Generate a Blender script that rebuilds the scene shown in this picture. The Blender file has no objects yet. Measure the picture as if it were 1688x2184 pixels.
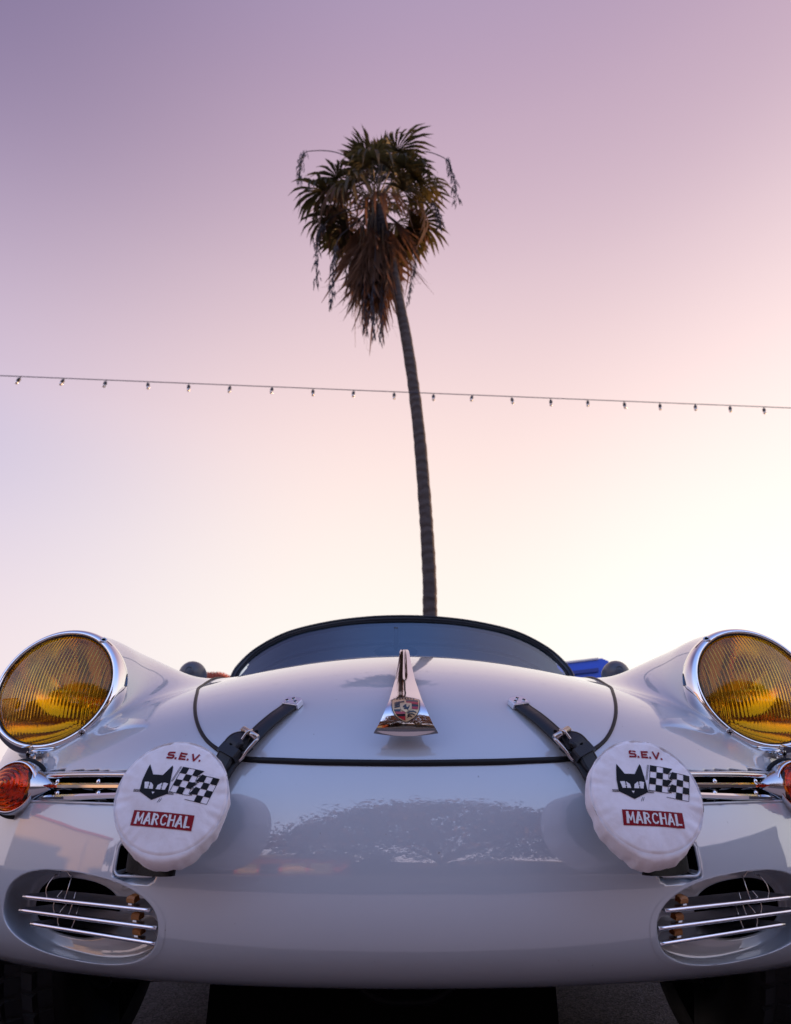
import bpy, bmesh, math, random
import numpy as np
from mathutils import Vector, Matrix
random.seed(7); rng=np.random.default_rng(7)
rad=math.radians
SC=bpy.context.scene; COL=SC.collection

# =====================================================================
# CAMERA, SKY, SUN, EXPOSURE
# =====================================================================
CF=1450.; CTH=rad(26.); CZ=.385; CY=-1.22; CX=-.008; CYAW=.0066
cd=bpy.data.cameras.new('camera'); cam=bpy.data.objects.new('camera',cd); COL.objects.link(cam)
cam.location=(CX,CY,CZ); cam.rotation_euler=(rad(90)+CTH,0,CYAW)
cd.sensor_fit='HORIZONTAL'; cd.sensor_width=24.; cd.lens=24.*CF/1688.; cd.clip_start=.05; cd.clip_end=3000
cd.dof.use_dof=True; cd.dof.focus_distance=1.02; cd.dof.aperture_fstop=7.0
SC.camera=cam
SC.view_settings.view_transform='Standard'; SC.view_settings.look='None'
SC.view_settings.exposure=0.55; SC.view_settings.gamma=1.0
SC.render.engine='CYCLES'
SC.cycles.max_bounces=14; SC.cycles.transmission_bounces=12; SC.cycles.glossy_bounces=6; SC.cycles.transparent_max_bounces=12
SC.cycles.use_denoising=True; SC.cycles.caustics_refractive=True; SC.cycles.caustics_reflective=False
SC.cycles.sample_clamp_indirect=6.0

def s2l(c): return tuple(((v/255.)/12.92 if v/255.<=.04045 else ((v/255.+.055)/1.055)**2.4) for v in c)+(1.,)
W=bpy.data.worlds.new('World'); SC.world=W; W.use_nodes=True
nt=W.node_tree; nt.nodes.clear(); N=nt.nodes.new; Lk=nt.links.new
SUN_AZ=rad(52.); SUN_EL=rad(4.)
tc=N('ShaderNodeTexCoord'); sp=N('ShaderNodeSeparateXYZ'); Lk(tc.outputs['Generated'],sp.inputs[0])
def ramp(stops,mul=1.):
    r=N('ShaderNodeValToRGB'); Lk(sp.outputs['Z'],r.inputs[0]); cr=r.color_ramp; cr.interpolation='B_SPLINE'
    while len(cr.elements)<len(stops): cr.elements.new(.5)
    for e,(el,c) in zip(cr.elements,stops):
        e.position=max(0,math.sin(rad(el))); l=s2l(c); e.color=tuple(v*mul for v in l[:3])+(1,)
    return r
# sky left of the car, sky toward the set sun on the right, sky behind the camera (dusk side)
rA=ramp([(0,(238,218,222)),(8,(238,218,224)),(15,(230,212,224)),(22,(208,197,222)),(28,(190,184,216)),(33,(204,186,210)),(44,(152,136,172)),(56,(100,94,138)),(70,(94,96,146)),(90,(112,132,194))],.715)
rB=ramp([(0,(255,250,243)),(8,(255,250,243)),(15,(255,249,241)),(24,(255,239,231)),(33,(251,224,220)),(44,(222,196,206)),(55,(192,165,187)),(66,(170,149,180)),(76,(148,144,188)),(90,(126,142,200))],.71)
rC=ramp([(0,(228,200,202)),(6,(232,212,220)),(14,(216,214,240)),(25,(184,200,242)),(40,(150,174,228)),(58,(126,152,212)),(75,(118,142,204)),(90,(116,138,202))],1.15)
vm=N('ShaderNodeVectorMath'); vm.operation='DOT_PRODUCT'; vm.inputs[1].default_value=(.966,.26,0); Lk(tc.outputs['Generated'],vm.inputs[0])
mr=N('ShaderNodeMapRange'); mr.interpolation_type='SMOOTHERSTEP'; mr.inputs[1].default_value=-.62; mr.inputs[2].default_value=.30; Lk(vm.outputs['Value'],mr.inputs[0])
mxf=N('ShaderNodeMix'); mxf.data_type='RGBA'; Lk(mr.outputs[0],mxf.inputs[0]); Lk(rA.outputs[0],mxf.inputs[6]); Lk(rB.outputs[0],mxf.inputs[7])
mb=N('ShaderNodeMapRange'); mb.interpolation_type='SMOOTHERSTEP'; mb.inputs[1].default_value=.32; mb.inputs[2].default_value=-.45; Lk(sp.outputs['Y'],mb.inputs[0])
mxb=N('ShaderNodeMix'); mxb.data_type='RGBA'; Lk(mb.outputs[0],mxb.inputs[0]); Lk(mxf.outputs[2],mxb.inputs[6]); Lk(rC.outputs[0],mxb.inputs[7])
# glow of the set sun, low on the right
vg=N('ShaderNodeVectorMath'); vg.operation='DOT_PRODUCT'; vg.inputs[1].default_value=(math.sin(SUN_AZ)*math.cos(SUN_EL),math.cos(SUN_AZ)*math.cos(SUN_EL),math.sin(SUN_EL)); Lk(tc.outputs['Generated'],vg.inputs[0])
gp=N('ShaderNodeMapRange'); gp.interpolation_type='SMOOTHERSTEP'; gp.inputs[1].default_value=.62; gp.inputs[2].default_value=1.; gp.inputs[4].default_value=.10; Lk(vg.outputs['Value'],gp.inputs[0])
gm=N('ShaderNodeVectorMath'); gm.operation='SCALE'; gm.inputs[0].default_value=(1.,.92,.86); Lk(gp.outputs[0],gm.inputs['Scale'])
ad=N('ShaderNodeVectorMath'); ad.operation='ADD'; Lk(mxb.outputs[2],ad.inputs[0]); Lk(gm.outputs[0],ad.inputs[1])
bg=N('ShaderNodeBackground'); Lk(ad.outputs[0],bg.inputs[0]); bg.inputs[1].default_value=1.0
wo=N('ShaderNodeOutputWorld'); Lk(bg.outputs[0],wo.inputs[0])

sl=bpy.data.lights.new('sun','SUN'); sl.energy=4.0; sl.angle=rad(1.0); sl.color=(1.,.55,.25)
sun=bpy.data.objects.new('sun',sl); COL.objects.link(sun)
sun.rotation_euler=Vector((-math.sin(SUN_AZ)*math.cos(SUN_EL),-math.cos(SUN_AZ)*math.cos(SUN_EL),-math.sin(SUN_EL))).to_track_quat('-Z','Y').to_euler()

# =====================================================================
# HELPERS
# =====================================================================
def mat(name,base,rough=.5,metal=0.,coat=0.,coat_r=.03,spec=.5,ior=1.5,trans=0.,noise=0.,nscale=20.,bump=0.,bscale=200.,sheen=0.,alpha=1.):
    m=bpy.data.materials.new(name); m.use_nodes=True; t=m.node_tree; p=t.nodes['Principled BSDF']
    p.inputs['Base Color'].default_value=(*base,1); p.inputs['Roughness'].default_value=rough; p.inputs['Metallic'].default_value=metal
    p.inputs['Coat Weight'].default_value=coat; p.inputs['Coat IOR'].default_value=1.5+(.65 if name=='car_paint' else 0); p.inputs['Coat Roughness'].default_value=coat_r; p.inputs['Specular IOR Level'].default_value=spec
    p.inputs['IOR'].default_value=ior; p.inputs['Transmission Weight'].default_value=trans; p.inputs['Sheen Weight'].default_value=sheen
    co=t.nodes.new('ShaderNodeTexCoord')
    if noise>0:
        n=t.nodes.new('ShaderNodeTexNoise'); n.inputs['Scale'].default_value=nscale; n.inputs['Detail'].default_value=6; t.links.new(co.outputs['Object'],n.inputs['Vector'])
        x=t.nodes.new('ShaderNodeMix'); x.data_type='RGBA'; x.inputs[6].default_value=(*[c*(1-noise) for c in base],1); x.inputs[7].default_value=(*[min(1,c*(1+noise)) for c in base],1)
        t.links.new(n.outputs['Fac'],x.inputs[0]); t.links.new(x.outputs[2],p.inputs['Base Color'])
    if bump>0:
        n2=t.nodes.new('ShaderNodeTexNoise'); n2.inputs['Scale'].default_value=bscale; n2.inputs['Detail'].default_value=4; t.links.new(co.outputs['Object'],n2.inputs['Vector'])
        b=t.nodes.new('ShaderNodeBump'); b.inputs['Strength'].default_value=bump; b.inputs['Distance'].default_value=.002; t.links.new(n2.outputs['Fac'],b.inputs['Height']); t.links.new(b.outputs[0],p.inputs['Normal'])
    return m
def mesh_from(name,V,F,mats,smooth=True,midx=None):
    me=bpy.data.meshes.new(name); V=np.asarray(V,np.float32)
    if isinstance(F,np.ndarray):
        n=F.shape[1]; nf=len(F)
        me.vertices.add(len(V)); me.vertices.foreach_set('co',V.ravel())
        me.loops.add(nf*n); me.loops.foreach_set('vertex_index',F.astype(np.int32).ravel())
        me.polygons.add(nf); me.polygons.foreach_set('loop_start',np.arange(0,nf*n,n,dtype=np.int32))
        me.update(calc_edges=True)
    else:
        me.from_pydata(V.tolist(),[],F); me.update()
    if not isinstance(mats,(list,tuple)): mats=[mats]
    for m in mats: me.materials.append(m)
    if midx is not None: me.polygons.foreach_set('material_index',np.asarray(midx,np.int32))
    me.polygons.foreach_set('use_smooth',np.full(len(me.polygons),smooth))
    me.validate(); return me
def ob(name,me,parent=None,label=None,cat=None,group=None,kind=None):
    o=bpy.data.objects.new(name,me); COL.objects.link(o)
    if parent is not None: o.parent=parent
    for k,v in (('label',label),('category',cat),('group',group),('kind',kind)):
        if v: o[k]=v
    return o
def empty(name,loc=(0,0,0),parent=None,**k):
    o=ob(name,None,parent,**k); o.location=loc; o.empty_display_size=.1; return o
class MB:
    """collects shapes into one mesh"""
    def __init__(s): s.V=[]; s.F=[]; s.M=[]
    def add(s,V,F,m=0):
        b=len(s.V); s.V+= [tuple(map(float,v)) for v in V]; s.F+=[tuple(i+b for i in f) for f in F]; s.M+=[m]*len(F)
    def box(s,c,h,R=None,m=0):
        c=np.array(c,float); P=np.array([(x,y,z) for x in(-1,1) for y in(-1,1) for z in(-1,1)],float)*np.array(h)
        if R is not None: P=P@np.array(R).T
        s.add(P+c,[(0,1,3,2),(4,6,7,5),(0,4,5,1),(2,3,7,6),(0,2,6,4),(1,5,7,3)],m)
    def tube(s,pts,r,n=8,m=0,closed=False,cap=True,flat=None):
        P=np.array(pts,float); k=len(P); rr=np.broadcast_to(np.array(r,float),(k,))
        T=np.gradient(P,axis=0) if not closed else np.roll(P,-1,0)-np.roll(P,1,0)
        T/=np.linalg.norm(T,axis=1)[:,None]+1e-12
        up=np.array([0,0,1.]) if abs(T[0][2])<.9 else np.array([1.,0,0])
        a=np.cross(T[0],up); a/=np.linalg.norm(a); V=[]
        for i in range(k):
            a=a-T[i]*(a@T[i]); a/=np.linalg.norm(a); b=np.cross(T[i],a)
            for j in range(n):
                q=2*math.pi*j/n; V.append(P[i]+rr[i]*(a*math.cos(q)+b*math.sin(q)*(flat or 1)))
        F=[]
        for i in range(k if closed else k-1):
            i2=(i+1)%k
            for j in range(n): F.append((i*n+j,i*n+(j+1)%n,i2*n+(j+1)%n,i2*n+j))
        if cap and not closed: F+= [tuple(range(n))[::-1],tuple((k-1)*n+j for j in range(n))]
        s.add(V,F,m)
    def lathe(s,prof,o,ax,u=None,n=48,m=0,close=False,fn=None):
        """prof: list of (r, h) around axis ax through o"""
        o=np.array(o,float); ax=np.array(ax,float); ax/=np.linalg.norm(ax)
        if u is None: u=np.array([1.,0,0]) if abs(ax[0])<.8 else np.array([0,0,1.])
        u=u-ax*(u@ax); u/=np.linalg.norm(u); w=np.cross(ax,u); V=[]
        for i,(r,h) in enumerate(prof):
            for j in range(n):
                q=2*math.pi*j/n; dr,dh=(fn(i,q) if fn else (0,0))
                V.append(o+ax*(h+dh)+(r+dr)*(u*math.cos(q)+w*math.sin(q)))
        F=[(i*n+j,i*n+(j+1)%n,(i+1)*n+(j+1)%n,(i+1)*n+j) for i in range(len(prof)-1) for j in range(n)]
        if close: F+=[tuple(range(n))[::-1],tuple((len(prof)-1)*n+j for j in range(n))]
        s.add(V,F,m)
    def grid(s,G,m=0,flip=False):
        a,b=len(G),len(G[0]); V=[p for r in G for p in r]
        F=[(i*b+j,i*b+j+1,(i+1)*b+j+1,(i+1)*b+j) for i in range(a-1) for j in range(b-1)]
        if flip: F=[f[::-1] for f in F]
        s.add(V,F,m)
    def mesh(s,name,mats,smooth=True,mirror=False,recalc=False):
        V=np.array(s.V,float); F=s.F
        if mirror: V=V*[-1,1,1]; F=[f[::-1] for f in F]
        me=mesh_from(name,V,F,mats,smooth,s.M)
        if recalc:
            B=bmesh.new(); B.from_mesh(me); bmesh.ops.remove_doubles(B,verts=B.verts[:],dist=1e-6); bmesh.ops.recalc_face_normals(B,faces=B.faces[:]); B.to_mesh(me); B.free()
        return me
def autosmooth(o,ang=40):
    o.data.set_sharp_from_angle(angle=rad(ang)); return o
def catmull(pts,n=12):
    p=np.array(pts,float); p=np.vstack([2*p[0]-p[1],p,2*p[-1]-p[-2]]); out=[]
    t=np.linspace(0,1,n,endpoint=False)[:,None]
    for i in range(1,len(p)-2):
        a,b,c,d=p[i-1:i+3]; out.append(.5*((2*b)+(-a+c)*t+(2*a-5*b+4*c-d)*t**2+(-a+3*b-3*c+d)*t**3))
    return np.vstack(out+[p[-2:-1]])
def spl(xs,ys):
    c=catmull(list(zip(xs,ys)),60); return lambda q:np.interp(q,c[:,0],c[:,1])
def sstep(a,b,x):
    t=np.clip((x-a)/(b-a),0,1); return t*t*(3-2*t)
def smin(a,b,k):
    h=np.clip(.5+.5*(b-a)/k,0,1); return b*(1-h)+a*h-k*h*(1-h)
def smax(a,b,k): return -smin(-a,-b,k)
def unit(v): v=np.array(v,float); return v/np.linalg.norm(v)
# sight line through a point measured in the photograph (1688 x 2184 units); used to find real points on surfaces
def ray(px,py):
    a=(px-844)/CF; b=(1092-py)/CF
    y=math.cos(CTH)-b*math.sin(CTH); z=math.sin(CTH)+b*math.cos(CTH); x=a
    c,s=math.cos(CYAW),math.sin(CYAW); x,y=c*x-s*y,s*x+c*y
    return np.array([CX,CY,CZ]),np.array([x,y,z])
def at_y(px,py,Y):
    o,d=ray(px,py); return o+d*((Y-o[1])/d[1])

# =====================================================================
# MATERIALS
# =====================================================================
M={}
def paint():
    m=mat('car_paint',(.45,.51,.59),.38,coat=1.,coat_r=.03,ior=1.5)
    t=m.node_tree; p=t.nodes['Principled BSDF']; co=t.nodes.new('ShaderNodeTexCoord')
    n=t.nodes.new('ShaderNodeTexNoise'); n.inputs['Scale'].default_value=3.; n.inputs['Detail'].default_value=8; t.links.new(co.outputs['Object'],n.inputs['Vector'])
    x=t.nodes.new('ShaderNodeMix'); x.data_type='RGBA'; x.inputs[6].default_value=(.475,.495,.525,1); x.inputs[7].default_value=(.505,.525,.56,1)
    t.links.new(n.outputs['Fac'],x.inputs[0])
    # faint road film and stone chips
    v=t.nodes.new('ShaderNodeTexNoise'); v.inputs['Scale'].default_value=170.; v.inputs['Detail'].default_value=2; t.links.new(co.outputs['Object'],v.inputs['Vector'])
    r=t.nodes.new('ShaderNodeMapRange'); r.inputs[1].default_value=.77; r.inputs[2].default_value=.79; t.links.new(v.outputs['Fac'],r.inputs[0])
    r2=t.nodes.new('ShaderNodeMath'); r2.operation='MULTIPLY'; r2.inputs[1].default_value=.55; t.links.new(r.outputs[0],r2.inputs[0])
    x2=t.nodes.new('ShaderNodeMix'); x2.data_type='RGBA'; x2.inputs[7].default_value=(.16,.14,.13,1); t.links.new(r2.outputs[0],x2.inputs[0]); t.links.new(x.outputs[2],x2.inputs[6])
    t.links.new(x2.outputs[2],p.inputs['Base Color'])
    b=t.nodes.new('ShaderNodeTexNoise'); b.inputs['Scale'].default_value=9.; b.inputs['Detail'].default_value=1.; t.links.new(co.outputs['Object'],b.inputs['Vector'])
    bp=t.nodes.new('ShaderNodeBump'); bp.inputs['Strength'].default_value=.05; bp.inputs['Distance'].default_value=.01; t.links.new(b.outputs['Fac'],bp.inputs['Height']); t.links.new(bp.outputs[0],p.inputs['Coat Normal'])
    return m
M['paint']=paint()
M['black']=mat('dark_cavity',(.004,.004,.0045),.8,spec=.05)
M['rubber']=mat('black_rubber',(.006,.006,.007),.5,spec=.3,noise=.3,nscale=30)
M['tyre']=mat('tyre_rubber',(.012,.012,.013),.62,noise=.3,nscale=40,bump=.2,bscale=300)
M['chrome']=mat('chrome',(.80,.81,.83),.035,metal=1.)
M['chrome2']=mat('worn_chrome',(.62,.63,.65),.14,metal=1.,noise=.12,nscale=60)
M['steel']=mat('brushed_steel',(.52,.46,.43),.26,metal=1.,noise=.1,nscale=120)
M['alu']=mat('matt_aluminium',(.78,.78,.82),.32,metal=1.)
M['leather']=mat('black_leather',(.009,.010,.015),.45,spec=.35,coat=.08,coat_r=.3,bump=.25,bscale=500,noise=.35,nscale=25)
M['bracket']=mat('black_enamel',(.004,.004,.005),.5,spec=.12,bump=.2,bscale=350)
M['slatplate']=mat('dull_chrome_plate',(.45,.46,.48),.22,metal=1.,noise=.2,nscale=40)
M['slatedge']=mat('polished_slat_edge',(.88,.87,.92),.22,metal=1.)
M['clip']=mat('brown_plastic',(.42,.17,.05),.5,noise=.25,nscale=200)
M['brass']=mat('brass',(.55,.33,.16),.35,metal=1.)
M['red']=mat('red_print',(.26,.004,.012),.5,spec=.3)
M['ink']=mat('black_print',(.005,.0045,.006),.55,spec=.25)
M['white_ink']=mat('white_print',(.80,.76,.76),.55)
M['gold']=mat('gold_enamel',(.72,.48,.26),.33,metal=.6)
M['crest_red']=mat('red_enamel',(.40,.012,.02),.22,coat=.6)
M['crest_black']=mat('black_enamel_crest',(.008,.010,.016),.22,coat=.6)
M['frame']=mat('frame_rubber',(.014,.016,.022),.30,noise=.2,nscale=20)
M['mirror_shell']=mat('grey_mirror_paint',(.060,.068,.085),.42,coat=.2,coat_r=.2)
M['roofcloth']=mat('black_roof_cloth',(.02,.021,.025),.85,bump=.3,bscale=600,sheen=.2)
M['headliner']=mat('grey_headliner',(.36,.47,.62),.9)
M['interior']=mat('dark_leather_interior',(.03,.03,.035),.6)
def cloth():
    m=mat('white_canvas',(.80,.73,.735),.78,sheen=.15)
    t=m.node_tree; p=t.nodes['Principled BSDF']; co=t.nodes.new('ShaderNodeTexCoord')
    n=t.nodes.new('ShaderNodeTexNoise'); n.inputs['Scale'].default_value=22.; n.inputs['Detail'].default_value=7; n.inputs['Roughness'].default_value=.7; t.links.new(co.outputs['Object'],n.inputs['Vector'])
    cr=t.nodes.new('ShaderNodeValToRGB'); cr.color_ramp.elements[0].position=.30; cr.color_ramp.elements[0].color=(.80,.715,.70,1); cr.color_ramp.elements[1].position=.56; cr.color_ramp.elements[1].color=(.92,.85,.86,1)
    t.links.new(n.outputs['Fac'],cr.inputs[0]); t.links.new(cr.outputs[0],p.inputs['Base Color'])
    w=t.nodes.new('ShaderNodeTexNoise'); w.inputs['Scale'].default_value=38.; w.inputs['Detail'].default_value=3; w.inputs['Distortion'].default_value=1.2; t.links.new(co.outputs['Object'],w.inputs['Vector'])
    b=t.nodes.new('ShaderNodeBump'); b.inputs['Strength'].default_value=.22; b.inputs['Distance'].default_value=.005; t.links.new(w.outputs['Fac'],b.inputs['Height']); t.links.new(b.outputs[0],p.inputs['Normal'])
    return m
M['cloth']=cloth()
M['thread']=mat('seam_thread',(.30,.25,.22),.9)
def glass_mat(name,col,rough,ior=1.45):
    m=bpy.data.materials.new(name); m.use_nodes=True; t=m.node_tree; p=t.nodes['Principled BSDF']
    p.inputs['Base Color'].default_value=(*col,1); p.inputs['Roughness'].default_value=rough; p.inputs['IOR'].default_value=ior; p.inputs['Transmission Weight'].default_value=1.
    return m
M['amber']=glass_mat('amber_headlight_glass',(1.,.61,.06),.03)
M['lens_red']=glass_mat('orange_signal_lens',(1.,.21,.02),.03)
def pane(name,tint,k=1.):
    m=bpy.data.materials.new(name); m.use_nodes=True; t=m.node_tree; t.nodes.clear()
    tr=t.nodes.new('ShaderNodeBsdfTransparent'); tr.inputs[0].default_value=(*tint,1); g=t.nodes.new('ShaderNodeBsdfGlossy'); g.inputs['Roughness'].default_value=.02; g.inputs[0].default_value=(.60,.86,1,1)
    f=t.nodes.new('ShaderNodeFresnel'); f.inputs[0].default_value=3.1
    mx=t.nodes.new('ShaderNodeMixShader'); t.links.new(f.outputs[0],mx.inputs[0]); t.links.new(tr.outputs[0],mx.inputs[1]); t.links.new(g.outputs[0],mx.inputs[2])
    o=t.nodes.new('ShaderNodeOutputMaterial'); t.links.new(mx.outputs[0],o.inputs[0]); return m
M['windscreen']=pane('windscreen_glass',(.80,.90,.97))
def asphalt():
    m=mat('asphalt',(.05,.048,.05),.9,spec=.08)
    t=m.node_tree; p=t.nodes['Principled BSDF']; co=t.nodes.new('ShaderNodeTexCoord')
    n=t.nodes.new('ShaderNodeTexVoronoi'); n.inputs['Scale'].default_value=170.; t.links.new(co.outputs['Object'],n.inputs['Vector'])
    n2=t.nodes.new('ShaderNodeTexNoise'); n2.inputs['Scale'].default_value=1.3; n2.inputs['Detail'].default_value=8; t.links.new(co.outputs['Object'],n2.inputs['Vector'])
    cr=t.nodes.new('ShaderNodeValToRGB'); cr.color_ramp.elements[0].position=.30; cr.color_ramp.elements[1].position=.72; cr.color_ramp.elements[0].color=(.010,.009,.010,1); cr.color_ramp.elements[1].color=(.11,.092,.10,1)  # tone kept dark, putting the shade under the car into the colour
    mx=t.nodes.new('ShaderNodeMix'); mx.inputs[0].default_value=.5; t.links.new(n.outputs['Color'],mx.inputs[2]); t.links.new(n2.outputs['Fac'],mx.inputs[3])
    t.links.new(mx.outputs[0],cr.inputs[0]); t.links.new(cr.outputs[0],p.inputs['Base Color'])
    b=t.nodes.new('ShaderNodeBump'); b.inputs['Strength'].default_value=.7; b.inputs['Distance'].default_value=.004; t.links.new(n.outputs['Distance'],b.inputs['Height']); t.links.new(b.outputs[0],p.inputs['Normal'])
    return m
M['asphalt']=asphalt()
M['concrete']=mat('concrete',(.34,.31,.29),.85,noise=.25,nscale=3)

# =====================================================================
# GROUND
# =====================================================================
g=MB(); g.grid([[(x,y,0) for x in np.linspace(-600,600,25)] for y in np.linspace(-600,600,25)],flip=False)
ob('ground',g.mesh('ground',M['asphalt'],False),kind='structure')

# =====================================================================
# CAR BODY SURFACE (implicit shape: nose + hood + two fenders, sampled along rays)
# =====================================================================
Y0,Z0=.95,.42
PROF=[(.6,.188),(.2,.195),(0,.202),(-.12,.209),(-.19,.222),(-.236,.251),(-.2575,.289),(-.2645,.333),(-.2615,.388),(-.246,.458),(-.210,.525),(-.152,.588),(-.065,.644),(.06,.696),(.22,.746),(.42,.790),(.65,.828),(.9,.860),(1.15,.886),(1.5,.91)]
_pc=catmull(PROF,40)
_al=np.arctan2(_pc[:,1]-Z0,Y0-_pc[:,0]); _R=np.hypot(_pc[:,1]-Z0,Y0-_pc[:,0])
_ag=np.linspace(_al.min(),_al.max(),3000); _Rg=np.interp(_ag,_al,_R)
ker=np.hanning(61); ker/=ker.sum(); _Rg=np.convolve(np.pad(_Rg,30,mode='edge'),ker,'valid')
_sl=1/np.sqrt(1+(np.gradient(_Rg,_ag)/_Rg)**2)
HC=np.array([.613,-.007,.630]); HRAKE=rad(10); HYAW=rad(3)
HN=np.array([math.sin(HYAW)*math.cos(HRAKE),-math.cos(HYAW)*math.cos(HRAKE),math.sin(HRAKE)])
HU=unit(np.cross(HN,[0,0,1.]))*-1; HW=np.cross(HN,HU)
HU=unit(np.array([math.cos(HYAW),math.sin(HYAW),0])); HW=np.cross(HU,-HN)*1.; HW=HW if HW[2]>0 else -HW
ty=[-.3,0,.15,.42,.8,1.5]
XF=spl(ty,[.609,.612,.624,.648,.66,.665]); ZF=spl(ty,[.629,.629,.628,.610,.603,.603]); RF=spl(ty,[.070,.110,.134,.165,.178,.182])
def base_f(x,y,z):
    ax=np.abs(x); k=.42*ax**2+.31*ax**4
    drop=.30*ax**2*sstep(.45,.80,z)
    yy=y-k; zz=z+drop
    r=np.hypot(zz-Z0,Y0-yy); al=np.arctan2(zz-Z0,Y0-yy)
    fa=(r-np.interp(al,_ag,_Rg))*np.interp(al,_ag,_sl)
    fa=smax(fa,ax-.845,.09)
    fb=np.hypot(ax-XF(y),(z-ZF(y)))-RF(y)
    pl=(ax-HC[0])*HN[0]+(y-HC[1])*HN[1]+(z-HC[2])*HN[2]
    fb=smax(fb,pl,.006)
    k=.048+.20*sstep(-.03,.32,y); h=np.maximum(k-np.abs(fa-fb),0)/k
    return np.minimum(fa,fb)-h*h*h*k/6.
def oval(ax,z,cx,cz,a,b,tilt,n=2.4):
    c,s=math.cos(tilt),math.sin(tilt); dx=ax-cx; dz=z-cz; u=(c*dx+s*dz)/a; v=(-s*dx+c*dz)/b
    return ((np.abs(u)**n+np.abs(v)**n+1e-12)**(1/n)-1)*min(a,b)
def rbox(ax,z,cx,cz,a,b,tilt,r):
    c,s=math.cos(tilt),math.sin(tilt); dx=ax-cx; dz=z-cz; u=np.abs(c*dx+s*dz)-a+r; v=np.abs(-s*dx+c*dz)-b+r
    return np.hypot(np.maximum(u,0),np.maximum(v,0))+np.minimum(np.maximum(u,v),0)-r
VT=(.4535,.2960,.136,.0525,rad(6),2.4); VH=(.487,.3015,.083,.0365,rad(5),2.4)
q_vent=lambda ax,z:oval(ax,z,*VT)
q_slot=lambda ax,z:rbox(ax,z,.360,.367,.032,.021,0,.010)
q_sig=lambda ax,z:rbox(ax,z,.495,.461,.150,.0215,rad(3),.008)
def full_f(x,y,z):
    f0=base_f(x,y,z); ax=np.abs(x); f=f0; front=np.where(y<.3,0.,1.)
    f=smax(f,-smax(q_slot(ax,z)+front,-(f0+.09),.004),.003)
    f=smax(f,-smax(q_sig(ax,z)+front,-(f0+.055),.004),.003)
    h=(ax-HC[0])*HN[0]+(y-HC[1])*HN[1]+(z-HC[2])*HN[2]
    rr=np.sqrt(np.maximum((ax-HC[0])**2+(y-HC[1])**2+(z-HC[2])**2-h*h,0))
    f=smax(f,-smax(rr-.096,-(h+.10),.01),.003)
    return f
def solve(ox,oy,oz,dx,dy,dz,f,hi=1.7):
    lo=np.full_like(dx,.05); hi=np.full_like(dx,hi)
    for _ in range(22):
        m=(lo+hi)/2; neg=f(ox+dx*m,oy+dy*m,oz+dz*m)<0
        lo=np.where(neg,m,lo); hi=np.where(neg,hi,m)
    m=(lo+hi)/2; return ox+dx*m,oy+dy*m,oz+dz*m
def hit(px,py,off=0.,f=base_f):
    o,d=ray(px,py); d=unit(d); ts=np.arange(.60,2.2,.006); P=o+d*ts[:,None]; v=f(P[:,0],P[:,1],P[:,2])-off
    if not (v<0).any(): return None
    i=int(np.argmax(v<0)); a,b=ts[i-1],ts[i]
    for _ in range(26):
        m=(a+b)/2; p=o+d*m
        if f(*[np.array([c]) for c in p])[0]-off<0: b=m
        else: a=m
    return o+d*b
def nrm(p,e=1e-3):
    p=np.array(p,float)
    return unit([base_f(*(np.array([c]) for c in p+e*v))[0]-base_f(*(np.array([c]) for c in p-e*v))[0] for v in np.eye(3)])
# sampling fan
xs=np.linspace(0,.56,226); ph=np.concatenate([np.linspace(0,rad(15),96)[1:],rad(15)+(rad(88)-rad(15))*np.linspace(0,1,56)[1:]**1.2])
oxh=np.concatenate([xs,np.full(len(ph),.56)]); phh=np.concatenate([np.zeros(len(xs)),ph])
OX=np.concatenate([-oxh[:0:-1],oxh]); PH=np.concatenate([-phh[:0:-1],phh])
vv=np.concatenate([np.linspace(rad(-15.5),rad(22),250),rad(22)+(rad(106)-rad(22))*np.linspace(0,1,121)[1:]**1.15])
gO,gV=np.meshgrid(OX,vv,indexing='xy'); gP,_=np.meshgrid(PH,vv,indexing='xy')
lowscale=np.where(gV<0,1+2.6*sstep(rad(20),rad(88),np.abs(gP)),1.)
gVs=gV*lowscale
DX=np.sin(gP)*np.cos(gVs); DY=-np.cos(gP)*np.cos(gVs); DZ=np.sin(gVs)
BX,BY,BZ=solve(gO,np.full_like(gO,Y0),np.full_like(gO,Z0),DX,DY,DZ,full_f)
nv,nu=BX.shape; BV=np.stack([BX,BY,BZ],-1).reshape(-1,3)
ii,jj=np.meshgrid(np.arange(nv-1),np.arange(nu-1),indexing='ij'); a0=ii*nu+jj
BF=np.stack([a0,a0+1,a0+nu+1,a0+nu],-1).reshape(-1,4)
FC=BV[BF].mean(1); fx,fy,fz=FC[:,0],FC[:,1],FC[:,2]; fax=np.abs(fx); fb0=base_f(fx,fy,fz)
black=((q_slot(fax,fz)<.0006)&(fb0<-.0028)&(fy<.25))|((q_sig(fax,fz)<.0006)&(fb0<-.0028)&(fy<.25))
keep=((fz>.199)|(fax>.62))&~((q_vent(fax,fz)<.001)&(fy<.25))
keep&=~(((fy-.42)**2+(fz-.32)**2<.335**2)&(fax>.72)&(fz<.66))
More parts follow.
